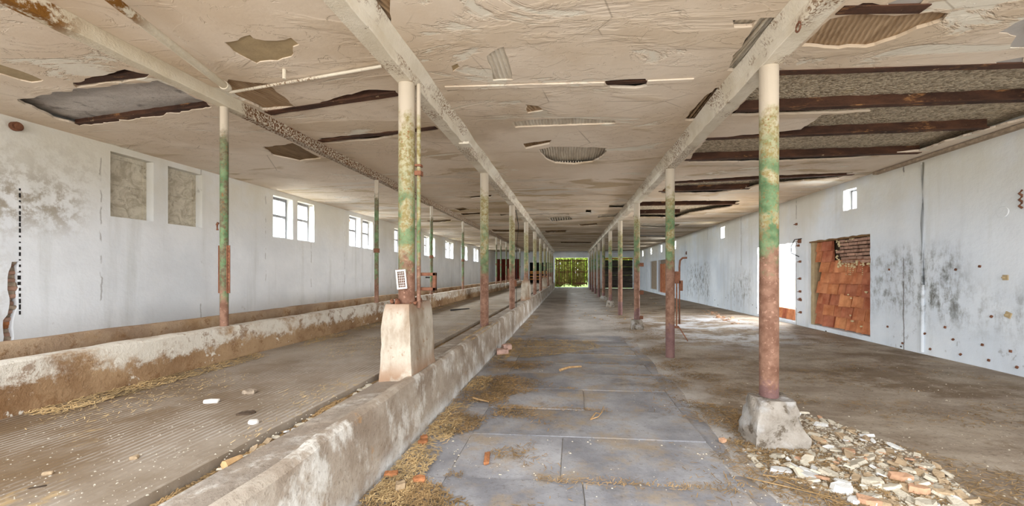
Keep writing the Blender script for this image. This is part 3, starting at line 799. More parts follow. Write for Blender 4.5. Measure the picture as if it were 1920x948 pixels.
# ------------------------------------------------------------------ ceiling
def cz(pl, z=CZ): return [tuple(onz(px, py, z))[:2] for px, py in pl]
CH = [  # pixel outline on the ceiling plane, depth of the backing, backing material, ragged amp
 ([(1440,139),(1600,131),(1760,127),(1990,119),(1985,204),(1920,224),(1850,243),(1780,264),(1724,283),(1600,297),(1450,303),(1290,305),(1302,286),(1327,260),(1450,248),(1502,243),(1542,216),(1630,209),(1460,215),(1372,217),(1402,180)], .118, MGV, .02),
 ([(1262,340),(1400,331),(1600,323),(1570,334),(1425,346),(1402,353),(1342,362),(1238,363),(1250,348)], .118, MGV, .03),
 ([(1203,378),(1300,376),(1388,376),(1368,388),(1292,399),(1268,408),(1186,407)], .118, MGV, .03),
 ([(1505,86),(1555,36),(1612,27),(1700,27),(1775,26),(1768,38),(1722,54),(1680,74),(1622,89),(1560,90)], .03, MCLAY, .02),
 ([(1580,22),(1620,6),(1650,8),(1664,16),(1740,21),(1690,24)], .12, MDARK, .015),
 ([(1662,8),(1700,-8),(1735,-4),(1722,14),(1690,17)], .006, MGREY, .02),
 ([(1872,62),(1925,33),(1925,90),(1896,89),(1905,70)], .006, MGREY, .02),
 ([(1865,117),(1920,107),(1920,118),(1875,122)], .006, MGREY, .01),
 ([(1134,153),(1165,149),(1210,148),(1213,160),(1190,166),(1142,164)], .10, MDARK, .015),
 ([(960,229),(1000,224),(1080,221),(1153,226),(1154,232),(1040,236),(966,239)], .018, MREED, .008),
 ([(1009,280),(1034,275),(1138,277),(1134,290),(1111,304),(1076,308),(1040,306),(1021,295)], .09, MREED, .02),
 ([(978,269),(1035,262),(1030,270),(986,279)], .03, MDARK, .015),
 ([(984,196),(1008,199),(1020,208),(989,212)], .015, MCLAY, .015),
 ([(1362,132),(1392,82),(1425,34),(1470,34),(1445,80),(1392,136)], .06, MREED, .02),
 ([(1374,38),(1418,37),(1410,50),(1376,52)], .09, MDARK, .01),
 ([(1282,226),(1312,190),(1338,166),(1362,160),(1328,215),(1322,226)], .08, MDARK, .02),
 ([(912,106),(945,86),(962,150),(925,151)], .012, MREED, .015),
 ([(694,-10),(732,-10),(733,46),(720,52),(700,24)], .03, MCLAY, .015),
 ([(836,168),(868,163),(900,160),(901,163),(842,172)], .02, MDARK, .006),
 ([(846,124),(858,119),(861,126),(850,134)], .01, MOLIVE, .006),
 ([(1026,408),(1068,405),(1073,412),(1036,416)], .08, MREED, .02), ([(1098,393),(1109,393),(1108,399),(1098,399)], .08, MDARK, .02),
 ([(1120,402),(1168,399),(1166,406),(1120,409)], .05, MREED, .03), ([(1141,384),(1174,383),(1170,390),(1142,390)], .08, MREED, .02),
 ([(985,402),(1066,400),(1066,402),(986,404)], .06, MDARK, .02), ([(1085,420),(1120,418),(1118,422),(1088,424)], .05, MDARK, .03),
 ([(1020,432),(1065,431),(1060,435),(1024,436)], .05, MDARK, .03), ([(1050,453),(1110,453),(1108,456),(1052,456)], .06, MDARK, .03),
 ([(417,79),(470,66),(482,76),(545,71),(564,86),(535,108),(482,121),(452,105)], .010, MOLIVE, .03),
 ([(432,150),(500,156),(556,202),(492,206),(424,172)], .03, MCLAY, .02),
 ([(505,210),(560,202),(590,195),(642,180),(690,168),(742,170),(742,180),(600,201),(512,217)], .09, MDARK, .02),
 ([(597,260),(690,250),(762,243),(815,238),(819,243),(700,262),(610,269)], .09, MDARK, .015),
 ([(492,276),(550,268),(602,297),(562,302),(512,291)], .02, MDARK, .02),
 ([(30,188),(150,166),(296,151),(388,192),(398,201),(262,223),(150,236),(104,222)], .085, MD, .03),
 ([(135,155),(238,131),(286,141),(270,148),(145,165)], .10, MDARK, .02),
 ([(-20,114),(58,140),(82,151),(60,156),(-20,134)], .012, MOLIVE, .02),
 ([(570,408),(640,414),(632,420),(580,416)], .03, MDARK, .05),
 ([(850,392),(868,389),(880,393),(862,396)], .05, MDARK, .03), ([(862,400),(905,398),(902,402),(866,404)], .05, MDARK, .03),
 ([(800,413),(845,411),(848,415),(806,418)], .05, MDARK, .04), ([(935,401),(962,403),(940,405)], .05, MDARK, .03),
 ([(880,368),(925,365),(920,370),(884,372)], .05, MDARK, .02), ([(920,430),(990,430),(988,436),(925,435)], .05, MDARK, .04),
 ([(1190,440),(1250,441),(1246,444),(1192,444)], .05, MGREY, .04), ([(1205,418),(1275,420),(1260,428),(1200,425)], .06, MREED, .04),
]
outer = rect(XL-.1, XR+.1, YC0, YE+.2)
hl = []
for k, (pl, d, m, a) in enumerate(CH):
    hl.append(ragged(cz(pl), .06, a*1.6, k*3.7))
me = sheet('ceiling', outer, hl, .028, lambda u, v, w: Vector((u, v, CZ+w)))
ceil = struct(link('ceiling', me, MC))
for k, (pl, d, m, a) in enumerate(CH):
    pg = hl[k]; cxm = sum(p[0] for p in pg)/len(pg); cym = sum(p[1] for p in pg)/len(pg)
    g = max(.03, d*1.0)
    xs_ = [p[0] for p in pg]; ys_ = [p[1] for p in pg]
    b = bmesh.new()
    if d < .028:      # thin peel: plug filling the hole just above the finish coat
        vs = [b.verts.new((p[0], p[1], CZ+d)) for p in pg]; b.faces.new(vs)
    else:
        x0, x1, y0, y1 = min(xs_)-g, max(xs_)+g, min(ys_)-g, max(ys_)+g
        x1 = min(x1, XR); x0 = max(x0, XL)
        nx_ = max(2, int((x1-x0)/.12)); ny_ = max(2, int((y1-y0)/.12))
        gr = [[b.verts.new((x, y, CZ+d+.012*nz((x, y, 0), 5, k))) for x in frange(x0, x1, nx_)] for y in frange(y0, y1, ny_)]
        for i in range(ny_):
            for j in range(nx_): b.faces.new([gr[i][j], gr[i][j+1], gr[i+1][j+1], gr[i+1][j]])
    bobj('backing_panel', b, m, ceil, True)
# roof deck above everything (keeps daylight out of the cavities)
b = bmesh.new(); box(b, XL-.4, XR+.4, YC0, YE+.4, CZ+.24, CZ+.34)
bobj('roof_deck', b, MD, ceil)
def joist(a, bb, zb=-.008, ht=.135, wdt=.09, name='joist'):
    """rolled steel I-joist between two plan points, lower flange just under the plaster"""
    a = Vector((a[0], a[1], 0)); bb = Vector((bb[0], bb[1], 0)); d = bb-a; L = d.length
    R_ = Matrix.Translation(a) @ Matrix.Rotation(math.atan2(d.y, d.x), 4, 'Z')
    b = bmesh.new(); z0 = CZ+zb
    n = max(2, int(L/.25))
    secs = [(-wdt/2, z0), (-wdt/2, z0+.014), (-.006, z0+.02), (-.006, z0+ht), (.006, z0+ht), (.006, z0+.02), (wdt/2, z0+.014), (wdt/2, z0)]
    rows = []
    for i in range(n+1):
        s = L*i/n
        rows.append([b.verts.new(R_ @ Vector((s, y*(1+.14*nz((s, y, 0), 6, z0+ht)), z+.006*nz((s, y*9, 1), 4, a.y)))) for y, z in secs])
    for A, B in zip(rows, rows[1:]):
        for k in range(8): b.faces.new([A[k], A[(k+1) % 8], B[(k+1) % 8], B[k]])
    b.faces.new(rows[0]); b.faces.new(rows[-1])
    return bobj(name, b, MJ, ceil)
ZJ = CZ-.03
def jpx(p, q, **k):
    a = onz(*p, ZJ); bb = onz(*q, ZJ); joist(a, bb, **k)
jpx((1455, 142), (1990, 126)); jpx((1380, 212), (1985, 190)); jpx((1325, 264), (1850, 244)); jpx((1285, 303), (1724, 290))
jpx((1255, 346), (1600, 330)); jpx((1235, 361), (1405, 356)); jpx((1200, 387), (1385, 384)); jpx((1190, 402), (1275, 400))
jpx((1575, 26), (1735, 23)); jpx((1134, 163), (1213, 159), zb=-.0, ht=.1, wdt=.06)
jpx((502, 216), (745, 180), zb=-.01); jpx((600, 268), (818, 243), zb=-.01); jpx((142, 240), (400, 206), zb=.01, ht=.08); jpx((135, 163), (285, 145), zb=.01, ht=.1)
# exposed slats inside the lath hole near the middle
for i in range(22):
    p = onz(1014+i*5.6, 276, CZ+.06); q = onz(1020+i*5.2, 309, CZ+.06)
    b = bmesh.new(); box(b, -.011, .011, 0, (q-p).length+.1, -.01, .01, Matrix.Translation((p.x, q.y-.25, CZ+.05)) ); bobj('lath', b, MREED, ceil)
for i in range(9):
    p = onz(1378+i*5, 40, CZ+.05); b = bmesh.new(); box(b, p.x-.010, p.x+.010, p.y-.2, p.y+.35, CZ+.04, CZ+.055); bobj('lath', b, MREED, ceil)
for i in range(8):
    p = onz(1300+i*8, 190, CZ+.05); b = bmesh.new(); box(b, p.x-.012, p.x+.012, p.y-.5, p.y+.6, CZ+.04, CZ+.055); bobj('lath', b, MCLAY, ceil)
for i in range(6):
    p = onz(1395+i*7, 84, CZ+.04); b = bmesh.new(); box(b, -.012, .012, -.75, .7, 0, .014, Matrix.Translation((p.x, p.y, CZ+.032)) @ Matrix.Rotation(.06, 4, 'Z')); bobj('lath', b, MREED, ceil)
for i in range(10):
    p = onz(1027+i*4.6, 410, CZ+.04); b = bmesh.new(); box(b, p.x-.02, p.x+.02, p.y-.6, p.y+.6, CZ+.03, CZ+.05); bobj('lath', b, MREED, ceil)
# loose cornice strip at the right wall head and batten covers
b = bmesh.new(); box(b, XR-.09, XR+.02, 5.2, 8.1, CZ-.055, CZ-.01); struct(bobj('trim_1', b, MBARE))
# raised plaster seam strips (old joint covers) across the middle bay
for k, (p, q) in enumerate((((835, 164), (1133, 156)), ((1213, 153), (1300, 149)))):
    a = onz(*p, CZ); bb = onz(*q, CZ); d = bb-a
    b = bmesh.new(); box(b, 0, d.length, -.035, .035, CZ-.012, CZ+.002, Matrix.Translation((a.x, a.y, 0)) @ Matrix.Rotation(math.atan2(d.y, d.x), 4, 'Z'))
    bevel(b, .004); bobj('seam_strip', b, MC, ceil)

# girders
def girder(x, zb, wd, name, label, m, y0=YC0, amp=.006):
    root = thing(name, label, 'beam', (x, 0, zb))
    b = bmesh.new(); rows = []
    h_ = CZ-zb-.001
    for y in frange(y0, YE-.01, 260):
        r = []
        for (dx, dz) in ((-wd/2, h_), (-wd/2, .008), (-wd/2+.006, 0), (0, -.002), (wd/2-.006, 0), (wd/2, .008), (wd/2, h_)):
            p = Vector((x+dx, y, zb+dz)); a = amp*nz(p, 5)+amp*nz(p, 15, 2)
            r.append(b.verts.new((p.x+a*(1 if dx > 0 else -1 if dx < 0 else 0), y, p.z+(a if dz < .1 else 0))))
        rows.append(r)
    for A, B in zip(rows, rows[1:]):
        for k in range(6): b.faces.new([A[k], A[k+1], B[k+1], B[k]])
    b.faces.new(rows[0]); b.faces.new(rows[-1])
    bobj('beam_casing', b, m, root, True, 28)
    return root
g1 = girder(XG, 3.106, .15, 'girder', 'right white girder with flaking plaster carried by the right row of columns', MG)
g2 = girder(XK, 3.106, .15, 'girder', 'middle white girder with rust spots above the columns on the kerb wall', MG)
g3 = girder(XF, 3.165, .12, 'girder', 'leftmost girder, rust-eaten, on the slim posts of the trough', MGR)
# fillet of plaster beside the girders, broken flanges
for gx, gg, s in ((XK, g2, 1), (XG, g1, -1)):
    b = bmesh.new(); rows = []
    for y in frange(YC0, YE-.02, 180):
        w_ = .06+.03*nz((gx, y, 0), 1.3)
        rows.append([b.verts.new((gx+s*.07, y, CZ-.10)), b.verts.new((gx+s*(.07+w_*.5), y, CZ-.05+.01*nz((0, y, 0), 4))), b.verts.new((gx+s*(.07+w_), y, CZ+.005))])
    for A, B in zip(rows, rows[1:]):
        for k in range(2): b.faces.new([A[k], A[k+1], B[k+1], B[k]])
    bobj('plaster_fillet', b, MG, gg, True)
b = bmesh.new(); q = onz(858, 272, 3.1); box(b, XK+.02, XK+.16, q.y-.08, q.y+.08, 3.09, 3.12); bobj('clip_plate', b, MG, g2)
b = bmesh.new(); q = ony(1470, 96, 3.0)
tube(b, [(1.57, 2.92, 3.13)]+[(1.565+.0, 2.92+.03*math.sin(t), 3.09+.03*math.cos(t)) for t in frange(0, 5.6, 10)], .006, 6); bobj('hook', b, MRUST, g1)
# steel pipe under the ceiling, top left, and thin conduit crossing the bay
pi_ = thing('overhead_pipe', 'rust-spotted cream pipe slung under the ceiling at upper left', 'pipe', tuple(onz(430, 160, 3.2)))
a = onz(428, 166, 3.215); c0 = onz(205, -5, 3.215); dirn = (c0-a); b = bmesh.new()
tube(b, [a, a+dirn*.5, a+dirn*1.35], .034, 14); bobj('pipe_run', b, MGR, pi_, True)
b = bmesh.new(); tube(b, [a+dirn*.02, a+dirn*.06], .042, 14); bobj('pipe_collar', b, MG, pi_, True)
cd = thing('ceiling_conduit', 'thin white conduit running across the ceiling from leftmost to middle girder', 'pipe', tuple(onz(430, 172, 3.26)))
a = onz(432, 173, 3.262); c1 = onz(716, 124, 3.262); b = bmesh.new(); tube(b, [a, a.lerp(c1, .5), c1], .014, 8); bobj('conduit_run', b, MG, cd, True)
b = bmesh.new(); p = onz(533, 130, CZ); tube(b, [p, p-Vector((0, 0, .09))], .016, 8); bobj('stub_pipe', b, MG, ceil, True)

# ------------------------------------------------------------------ columns
def pipe_bm(x, y, z0, z1, r, n=24, seed=0):
    b = bmesh.new(); rows = []
    for z in frange(z0, z1, 24):
        rows.append([b.verts.new((x+(r+.0015*nz((k, z*3, seed), 1))*math.cos(2*PI*k/n), y+(r+.0015*nz((k, z*3, seed+5), 1))*math.sin(2*PI*k/n), z)) for k in range(n)])
    for A, B in zip(rows, rows[1:]):
        for k in range(n): b.faces.new([A[k], A[(k+1) % n], B[(k+1) % n], B[k]])
    b.faces.new(rows[0]); b.faces.new(rows[-1]); return b
FEAT_R = ['on a big chipped concrete plinth beside the rubble', 'with a bent hook rail at its side, no plinth', 'on a small square plinth', 'sunk bare into the floor', 'on a small pale plinth', 'on a low stubby plinth', 'sunk in rubbish', 'near the boarded door', 'near the slatted gate', 'last before the end wall']
for n in range(10):
    y = YC+n*PIT
    col = thing('steel_column', '%s round steel column from the camera in the right row, rust below green paint, %s' % (ORD[n], FEAT_R[n]), 'column', (XG, y, 0), 'columns of the right row')
    z0 = {0: .30, 2: .2, 4: .2, 5: .2}.get(n, -.02)
    bobj('pipe', pipe_bm(XG, y-(.0), z0, 3.112, .073, seed=n), MCOL, col, True)
    if n == 0:
        bobj('plinth', lump(XG+.005, y-.02, -.02, .375, (.43, .40), (.315, .30), 11, .030, .74, 2), MPL, col, True, 60)
    if n == 1:
        b = bmesh.new(); tube(b, [(XG+.15, y, .55), (XG+.15, y, 1.50), (XG+.16, y, 1.60), (XG+.20, y, 1.64), (XG+.27, y, 1.645)], .016, 8); bobj('hook_rail', b, MRUST, col, True)
        b = bmesh.new(); box(b, XG+.06, XG+.16, y-.02, y+.02, 1.22, 1.42); box(b, XG+.06, XG+.14, y-.015, y+.015, .48, .52); box(b, XG+.145, XG+.20, y-.02, y+.02, 1.10, 1.27); bobj('bracket', b, MRUST, col)
        b = bmesh.new(); box(b, XG+.095, XG+.115, y-.01, y+.01, .5, 1.25); bobj('guide_bar', b, MRUST, col)
        b = bmesh.new(); tube(b, [(XG+.14, y-.02, .5), (XG+.27, y-.05, .28)], .01, 6); bobj('loose_rod', b, MRUST, col)
    if n == 2:
        bobj('plinth', lump(XG, y, -.02, .24, (.30, .30), (.25, .25), 6, .014, .85, 5), MPL, col, True, 60)
        for z in (.86, 1.55): 
            b = bmesh.new(); box(b, XG+.06, XG+.16, y-.03, y+.03, z, z+.09); bobj('bracket', b, MRUST, col)
        b = bmesh.new(); box(b, XG+.06, XG+.15, y-.03, y+.03, .25, .33); bobj('foot_bracket', b, MRUST, col)
    if n in (4, 5):
        bobj('plinth', lump(XG, y, -.02, .25, (.34, .34), (.26, .26), 5, .014, .85, n), MPL, col, True, 60)
FEAT_L = ['on a tall limewashed pier with rusty frames', 'with bare rust foot behind the kerb', 'with a thin cable running down it', 'on a tall pier with capping stone', 'slim and dark beside the pier', 'half hidden in its row', 'behind a low pier', 'dark against the stall', 'near the stall rails', 'last before the end wall']
for n in range(10):
    y = YC+n*PIT
    col = thing('steel_column', '%s round steel column from the camera along the kerb wall, green over rust, %s' % (ORD[n], FEAT_L[n]), 'column', (XK, y, PZ), 'columns along the kerb wall')
    pier = n in (0, 3, 6, 8)
    bobj('pipe', pipe_bm(XK, y, (1.0 if pier else PZ-.03), 3.112, .073, seed=n+20), MCOLL, col, True)
    if pier:
        bm = lump(XK-.02, y+.10, PZ-.04, 1.125, (.30, .60), (.235, .56), 9, .008, .97, n*3)
        bobj('pier', bm, MPIER, col, True, 60)
    if n == 0:
        b = bmesh.new()
        xx, yy = XK+.105, y+.02
        tube(b, [(xx, yy, 1.08), (xx, yy, 2.0), (xx, yy, 3.11)], .019, 10); bobj('conduit', b, MCOLL, col, True)
        b = bmesh.new(); box(b, xx-.03, xx+.03, yy-.03, yy+.03, 2.28, 2.32); box(b, xx-.028, xx+.028, yy-.028, yy+.028, 2.36, 2.38); bobj('coupling', b, MRUST, col)
        # white mesh-fronted frame on the left
        fm = Matrix.Translation((XK-.005, y-.10, 1.34)) @ Matrix.Rotation(-.10, 4, 'Y') @ Matrix.Rotation(.25, 4, 'Z')
        b = bmesh.new()
        for q in ((-.042, -.030, -.02, .02, -.085, .085), (.030, .042, -.02, .02, -.085, .085), (-.03, .03, -.02, .02, .07, .085), (-.03, .03, -.02, .02, -.085, -.07)): box(b, *q, fm)
        fr = bobj('mesh_frame', b, MWHITE, col)
        b = bmesh.new()
        for k in range(3): box(b, -.017+k*.015, -.014+k*.015, -.004, .0, -.07, .07, fm)
        for k in range(6): box(b, -.03, .03, -.002, .002, -.055+k*.022, -.052+k*.022, fm)
        bobj('wire_mesh', b, MWHITE, fr)
        b = bmesh.new(); box(b, -.046, .046, .022, .04, -.09, .09, fm); bobj('back_plate', b, MRUST, fr)
        # rusty rectangular frame to the right
        b = bmesh.new(); fx = XK+.10; fy = y+.06
        for q in ((0, .155, 1.235, 1.265), (0, .155, 1.37, 1.40), (.125, .155, 1.235, 1.40)): box(b, fx+q[0], fx+q[1], fy-.02, fy+.02, q[2], q[3])
        bevel(b, .004); bobj('iron_frame', b, MRUST, col)
        blobs([(Vector((XK+rnd.uniform(-.09, .12), y+rnd.uniform(-.13, .2), 1.125+rnd.uniform(-.01, .03))), rnd.uniform(.012, .035)) for _ in range(45)], MRUST, 'rust_crumbs', col)
    if n == 2:
        b = bmesh.new(); tube(b, [(XK+.09, y+.05, 3.0), (XK+.16, y+.05, 2.6), (XK+.11, y+.05, 2.0), (XK+.10, y+.05, PZ)], .008, 6); bobj('cable', b, MBLACK, col)
        b = bmesh.new(); box(b, XK-.11, XK-.06, y-.04, y+.04, 1.2, 1.5); box(b, XK+.06, XK+.12, y-.03, y+.03, 1.05, 1.2); bobj('bracket', b, MRUST, col)
    if n == 3:
        bobj('capping_stone', lump(XK-.02, y-.02, 1.12, 1.24, (.16, .2), (.10, .12), 3, .012, .8, 9), MPIER, col, True)
for k in range(11):
    y = (3.94, 7.32, 10.36, 13.5, 16.6, 19.8, 22.9, 26.0, 29.2, 21.1, 32.4)[k]
    nm = ORD[k] if k < 9 else ('extra paired' if k == 9 else 'hindmost')
    col = thing('trough_post', '%s slim green and rust post on the feed trough%s' % (nm, (', flanked by perforated plates' if k == 0 else ' counted from the camera' if k < 9 else '')), 'post', (XF, y, .8), 'slim posts of the feed trough')
    bobj('pipe', pipe_bm(XF, y, .70, 3.17, .039, 16, k+40), MPOST, col, True)
    if k == 0:
        for s in (-1, 1):
            b = bmesh.new(); x0 = XF+s*.036; x1 = XF+s*.068
            me = sheet('perforated_plate', rect(min(x0, x1)-.0, max(x0, x1), 1.18, 1.69), [[((x0+x1)/2+.005*math.cos(a), z+.006*math.sin(a)) for a in frange(0, 2*PI*5/6, 5)] for z in frange(1.22, 1.66, 12)], .006, lambda u, v, w_: Vector((u, y-.003+w_, v)))
            o = link('perforated_plate', me, MRUST); o.parent = col; o.matrix_parent_inverse = Matrix.Translation(col.location).inverted()
        b = bmesh.new(); box(b, XF-.045, XF+.045, y-.012, y+.0, 1.18, 1.69); bobj('web_plate', b, MRUST, col)
        b = bmesh.new(); tube(b, [(XF-.05, y-.03, 1.85), (XF-.055, y-.03, 1.91), (XF-.04, y-.03, 1.93)], .012, 6); bobj('latch', b, MRUST, col)
    else:
        b = bmesh.new(); tube(b, [(XF, y, 1.78), (XF, y, 1.86)], .055, 12); bobj('collar', b, MRUST, col, True)
    if k == 2:
        for z in (1.3, 1.0, .92, 1.22):
            b = bmesh.new(); tube(b, [(XF+.03, y, z), (XF+.09, y, z)], .025, 8); bobj('peg', b, MBLACK, col)
        b = bmesh.new(); box(b, XF-.16, XF, y-.012, y+.012, 1.25, 1.29); bobj('latch', b, MBLACK, col)

# ------------------------------------------------------------------ right wall furniture
b = bmesh.new(); yy = onx(1731, 400, XR).y
tube(b, [(XR-.012, yy, 3.2), (XR-.012, yy, 2.2), (XR-.014, yy-.01, 1.2), (XR-.012, yy, .1)], .024, 10); tag(bobj('wall_conduit', b, MWR, None, True), 'whitewashed vertical conduit running down the right wall', 'pipe')
for (px, py, s, lab, ang) in ((1886, 520, .07, 'small rusty square plate on the right wall, upper one near the right edge', 0), (1891, 590, .075, 'small rusty diamond-tilted plate on the right wall, lower one near the right edge', .35), (1287, 474, .16, 'rusty hinge block fixed high on the far right wall', 0)):
    p = onx(px, py, XR); b = bmesh.new(); box(b, -.012, .01, -s/2, s/2, -s/2, s/2, Matrix.Translation(p) @ Matrix.Rotation(ang, 4, 'X')); bevel(b, .003)
    tube(b, [p+Vector((-.012, 0, 0)), p+Vector((-.05, 0, 0))], .009, 8)
    tag(bobj('anchor_plate', b, MOLIVE if s < .1 else MRUST), lab, 'plate')
p = onx(1881, 397, XR); b = bmesh.new()
tube(b, [p+Vector((.01, 0, 0)), p+Vector((-.012, 0, 0))], .075, 20); bevel(b, .004); tag(bobj('round_patch', b, MWR, None, True), 'round plastered-over socket high on the right wall', 'socket')
b = bmesh.new(); p = onx(1917, 378, XR)
for z in (-.08, 0, .08): tube(b, [p+Vector((.0, 0, z)), p+Vector((-.03, .01, z+.03)), p+Vector((-.0, 0, z+.07))], .014, 6)
tag(bobj('rusty_bracket', b, MRUST), 'rusty iron bracket in a broken hole at the right picture edge', 'bracket')
b = bmesh.new(); pts_ = [onx(1503, 447, XR-.03), onx(1490, 449, XR-.06), onx(1483, 462, XR-.10), onx(1484, 474, XR-.09), onx(1498, 481, XR-.02)]
sm = []
for i in range(len(pts_)-1):
    for j in range(5): sm.append(pts_[i].lerp(pts_[i+1], j/5))
tube(b, sm+[pts_[-1]], .010, 6); tag(bobj('bent_cable', b, MBLACK), 'black bent cable loop on the pier between the doorways', 'cable')
gp = 0
for (px, py) in ((1500, 452), (1498, 460), (1501, 490), (1501, 522), (1501, 546), (1501, 560), (1502, 562), (1502, 585), (1494, 420)):
    p = onx(px, py, XR); b = bmesh.new(); s = .035 if gp else .06
    box(b, -.03, .02, -s, s, -s*.8, s*.8, Matrix.Translation(p)); bevel(b, .008)
    tube(b, [p+Vector((-.02, 0, 0)), p+Vector((-.07, .02, -.01))], .010, 6)
    tag(bobj('hinge_stub', b, MRUST), ('rusty hinge plate at the cable end on the pier between the doorways', 'rusty hinge stub just under the hinge plate on the pier', 'rusty hinge stub third from the top of the pier', 'rusty hinge stub at mid height of the pier between the doorways', 'rusty hinge stub below mid height of the pier', 'upper of two close hinge stubs low on the pier', 'lower of two close hinge stubs low on the pier', 'lowest rusty hinge stub at the foot of the pier', 'rusty stub in the wall above the pier and its cable')[gp], 'hinge', 'hinge stubs on the pier'); gp += 1
for bi, (px, py) in enumerate(((1735, 625), (1788, 636), (1843, 646), (1896, 658), (1693, 643), (1745, 654), (1802, 664), (1855, 675), (1908, 688), (1665, 612), (1773, 613), (1668, 505), (1793, 505), (1838, 499), (1860, 593))):
    p = onx(px, py, XR)
    b = bmesh.new(); box(b, -.018, .01, -.012, .012, -.016, .016, Matrix.Translation(p) @ Matrix.Rotation(rnd.uniform(0, 1), 4, 'X'))
    tag(bobj('wall_bolt', b, MRUST), 'rusty bolt stub on the right wall, '+(['%s from the left in the upper low row' % q for q in ORD[:4]]+['%s from the left in the lowest row' % q for q in ORD[:5]]+['low beside the tiled doorway', 'just under the conduit foot crack', 'in the mould beside the tiled doorway', 'level with the upper square plate, left one', 'level with the upper square plate, right one', 'left of the lower tilted plate'])[bi], 'bolt', 'bolt stubs low on the right wall')
# left wall: broken corner with torn bricks, pipe stub, small plaster strip
sc_ = thing('broken_wall_edge', 'crumbling brick edge of broken plaster at the far left of the left wall', 'wall damage', (XL, 4.6, .6))
b = bmesh.new(); box(b, XL-.14, XL-.10, BRK0-.3, BRK1+.3, .4, 2.1); bobj('rubble_core', b, MBARE, sc_)
for i in range(26):
    yb = BRK0+.02+(BRK1-BRK0)*rnd.random(); zb_ = .55+i*.047
    b = bmesh.new(); box(b, -.05, .05, -.10, .10, -.028, .028, Matrix.Translation((XL-.085+rnd.uniform(-.03, .02), yb, zb_)) @ Matrix.Rotation(rnd.uniform(-.15, .15), 4, 'X')); bevel(b, .012); bobj('brick', b, MBRK if i in (4, 5, 23, 24) else MBARE if i % 2 else MBRICK, sc_)
b = bmesh.new(); pts_ = [onx(px, py, XL+.0) for px, py in ((37, 220), (37, 360), (37, 500), (36, 640))]
for i in range(22):
    p = onx(37, 355+i*11, XL); s = rnd.uniform(.008, .035); box(b, -.02, .004, -.008, .008, -s, s, Matrix.Translation(p))
stuff(bobj('joint_gaps', b, MBLACK, sc_))
p = onx(27, 237, XL); b = bmesh.new(); tube(b, [p, p+Vector((.05, 0, 0))], .055, 14); tube(b, [p+Vector((.04, 0, 0)), p+Vector((.07, 0, 0))], .035, 12)
tag(bobj('pipe_stub', b, MRUST, None, True), 'rusty pipe stub sticking out high on the left wall', 'pipe')

# ------------------------------------------------------------------ rubble, chips, straw
def frag_mesh(m, name, rx, ry, h, n, seed):
    r = random.Random(seed); b = bmesh.new()
    ang = sorted(2*PI*(k+r.uniform(-.32, .32))/n for k in range(n)); lo, hi = [], []
    for a in ang:
        q = r.uniform(.72, 1.15); x, y = rx*q*math.cos(a), ry*q*math.sin(a)
        lo.append(b.verts.new((x, y, 0))); hi.append(b.verts.new((x*r.uniform(.82, .97), y*r.uniform(.82, .97), h*r.uniform(.75, 1.15))))
    b.faces.new(lo); b.faces.new(hi)
    for k in range(n): b.faces.new([lo[k], lo[(k+1) % n], hi[(k+1) % n], hi[k]])
    me = to_mesh(b, name); me.materials.append(m); return me
def put(me, name, p, rz=None, tilt=.12, s=1.0):
    o = link(name, me); o.location = p; o.rotation_euler = (rnd.uniform(-tilt, tilt), rnd.uniform(-tilt, tilt), rnd.uniform(0, 6.28) if rz is None else rz)
    o.scale = (s, s, s); return o
def rub(px, py):
    p = onz(px, py, .03); p = onz(px, py, floor_z(p.x, p.y)); return p
heap_px = [(1425,795),(1450,772),(1490,770),(1560,790),(1640,818),(1690,838),(1745,865),(1780,893),(1815,925),(1840,952),(1640,952),(1560,925),(1480,900),(1430,880),(1395,850),(1390,825)]
big = [ (1465, 884, .085, .05, .03, MPLAW, 'large white plaster slab, leftmost of the rubble in front of the plinth'),
        (1518, 893, .07, .05, .028, MPLAW, 'white plaster slab just right of the largest one in the rubble'),
        (1578, 920, .07, .045, .05, MPLAW, 'thick white plaster lump low in the middle of the rubble'),
        (1636, 905, .075, .035, .035, MPLAS, 'pale angular plaster piece standing in the middle of the rubble'),
        (1690, 900, .085, .035, .045, MTERR, 'long curved terracotta shard in the right half of the rubble'),
        (1722, 920, .075, .04, .035, MTERR, 'pink-orange terracotta shard with a dark end at the right of the rubble'),
        (1768, 930, .06, .035, .04, MPLAB, 'buff block at the right foot of the rubble'),
        (1515, 838, .07, .03, .02, MPLAB, 'flat buff plaster flake close to the right side of the plinth'),
        (1520, 810, .07, .035, .018, MPLAB, 'flat buff flake at the top of the rubble behind the plinth'),
        (1412, 842, .06, .04, .018, MPLAS, 'whitish flake lying at the left foot of the plinth'),
        (1420, 858, .07, .04, .02, MPLAS, 'whitish flake lying in front of the left plinth corner'),
        (1592, 848, .06, .03, .03, MTERR, 'orange-tinted shard near the top of the rubble'),
        (1735, 948, .07, .04, .04, MPLAS, 'pale block cut by the bottom picture edge right of centre of the rubble'),
        (1630, 944, .07, .045, .04, MTERR, 'orange brick shard cut by the bottom picture edge in the rubble')]
for i, (px, py, rx, ry, h_, m, lab) in enumerate(big):
    o = put(frag_mesh(m, 'rubble_piece', rx, ry, h_, 7, 100+i), 'rubble_piece', rub(px, py)-Vector((0, 0, .004)), rnd.uniform(-.5, .1), .06)
    tag(o, lab, 'rubble')
VAR = []
for i in range(14): 
    m = (MPLAS, MPLAS, MPLAB, MPLAS, MPLAW, MPLAB, MPLAB)[i % 7] if i != 5 else MTERR
    VAR.append(frag_mesh(m, 'plaster_chip', .044, .030, .014, 5+i % 3, 300+i))
cnt = 0
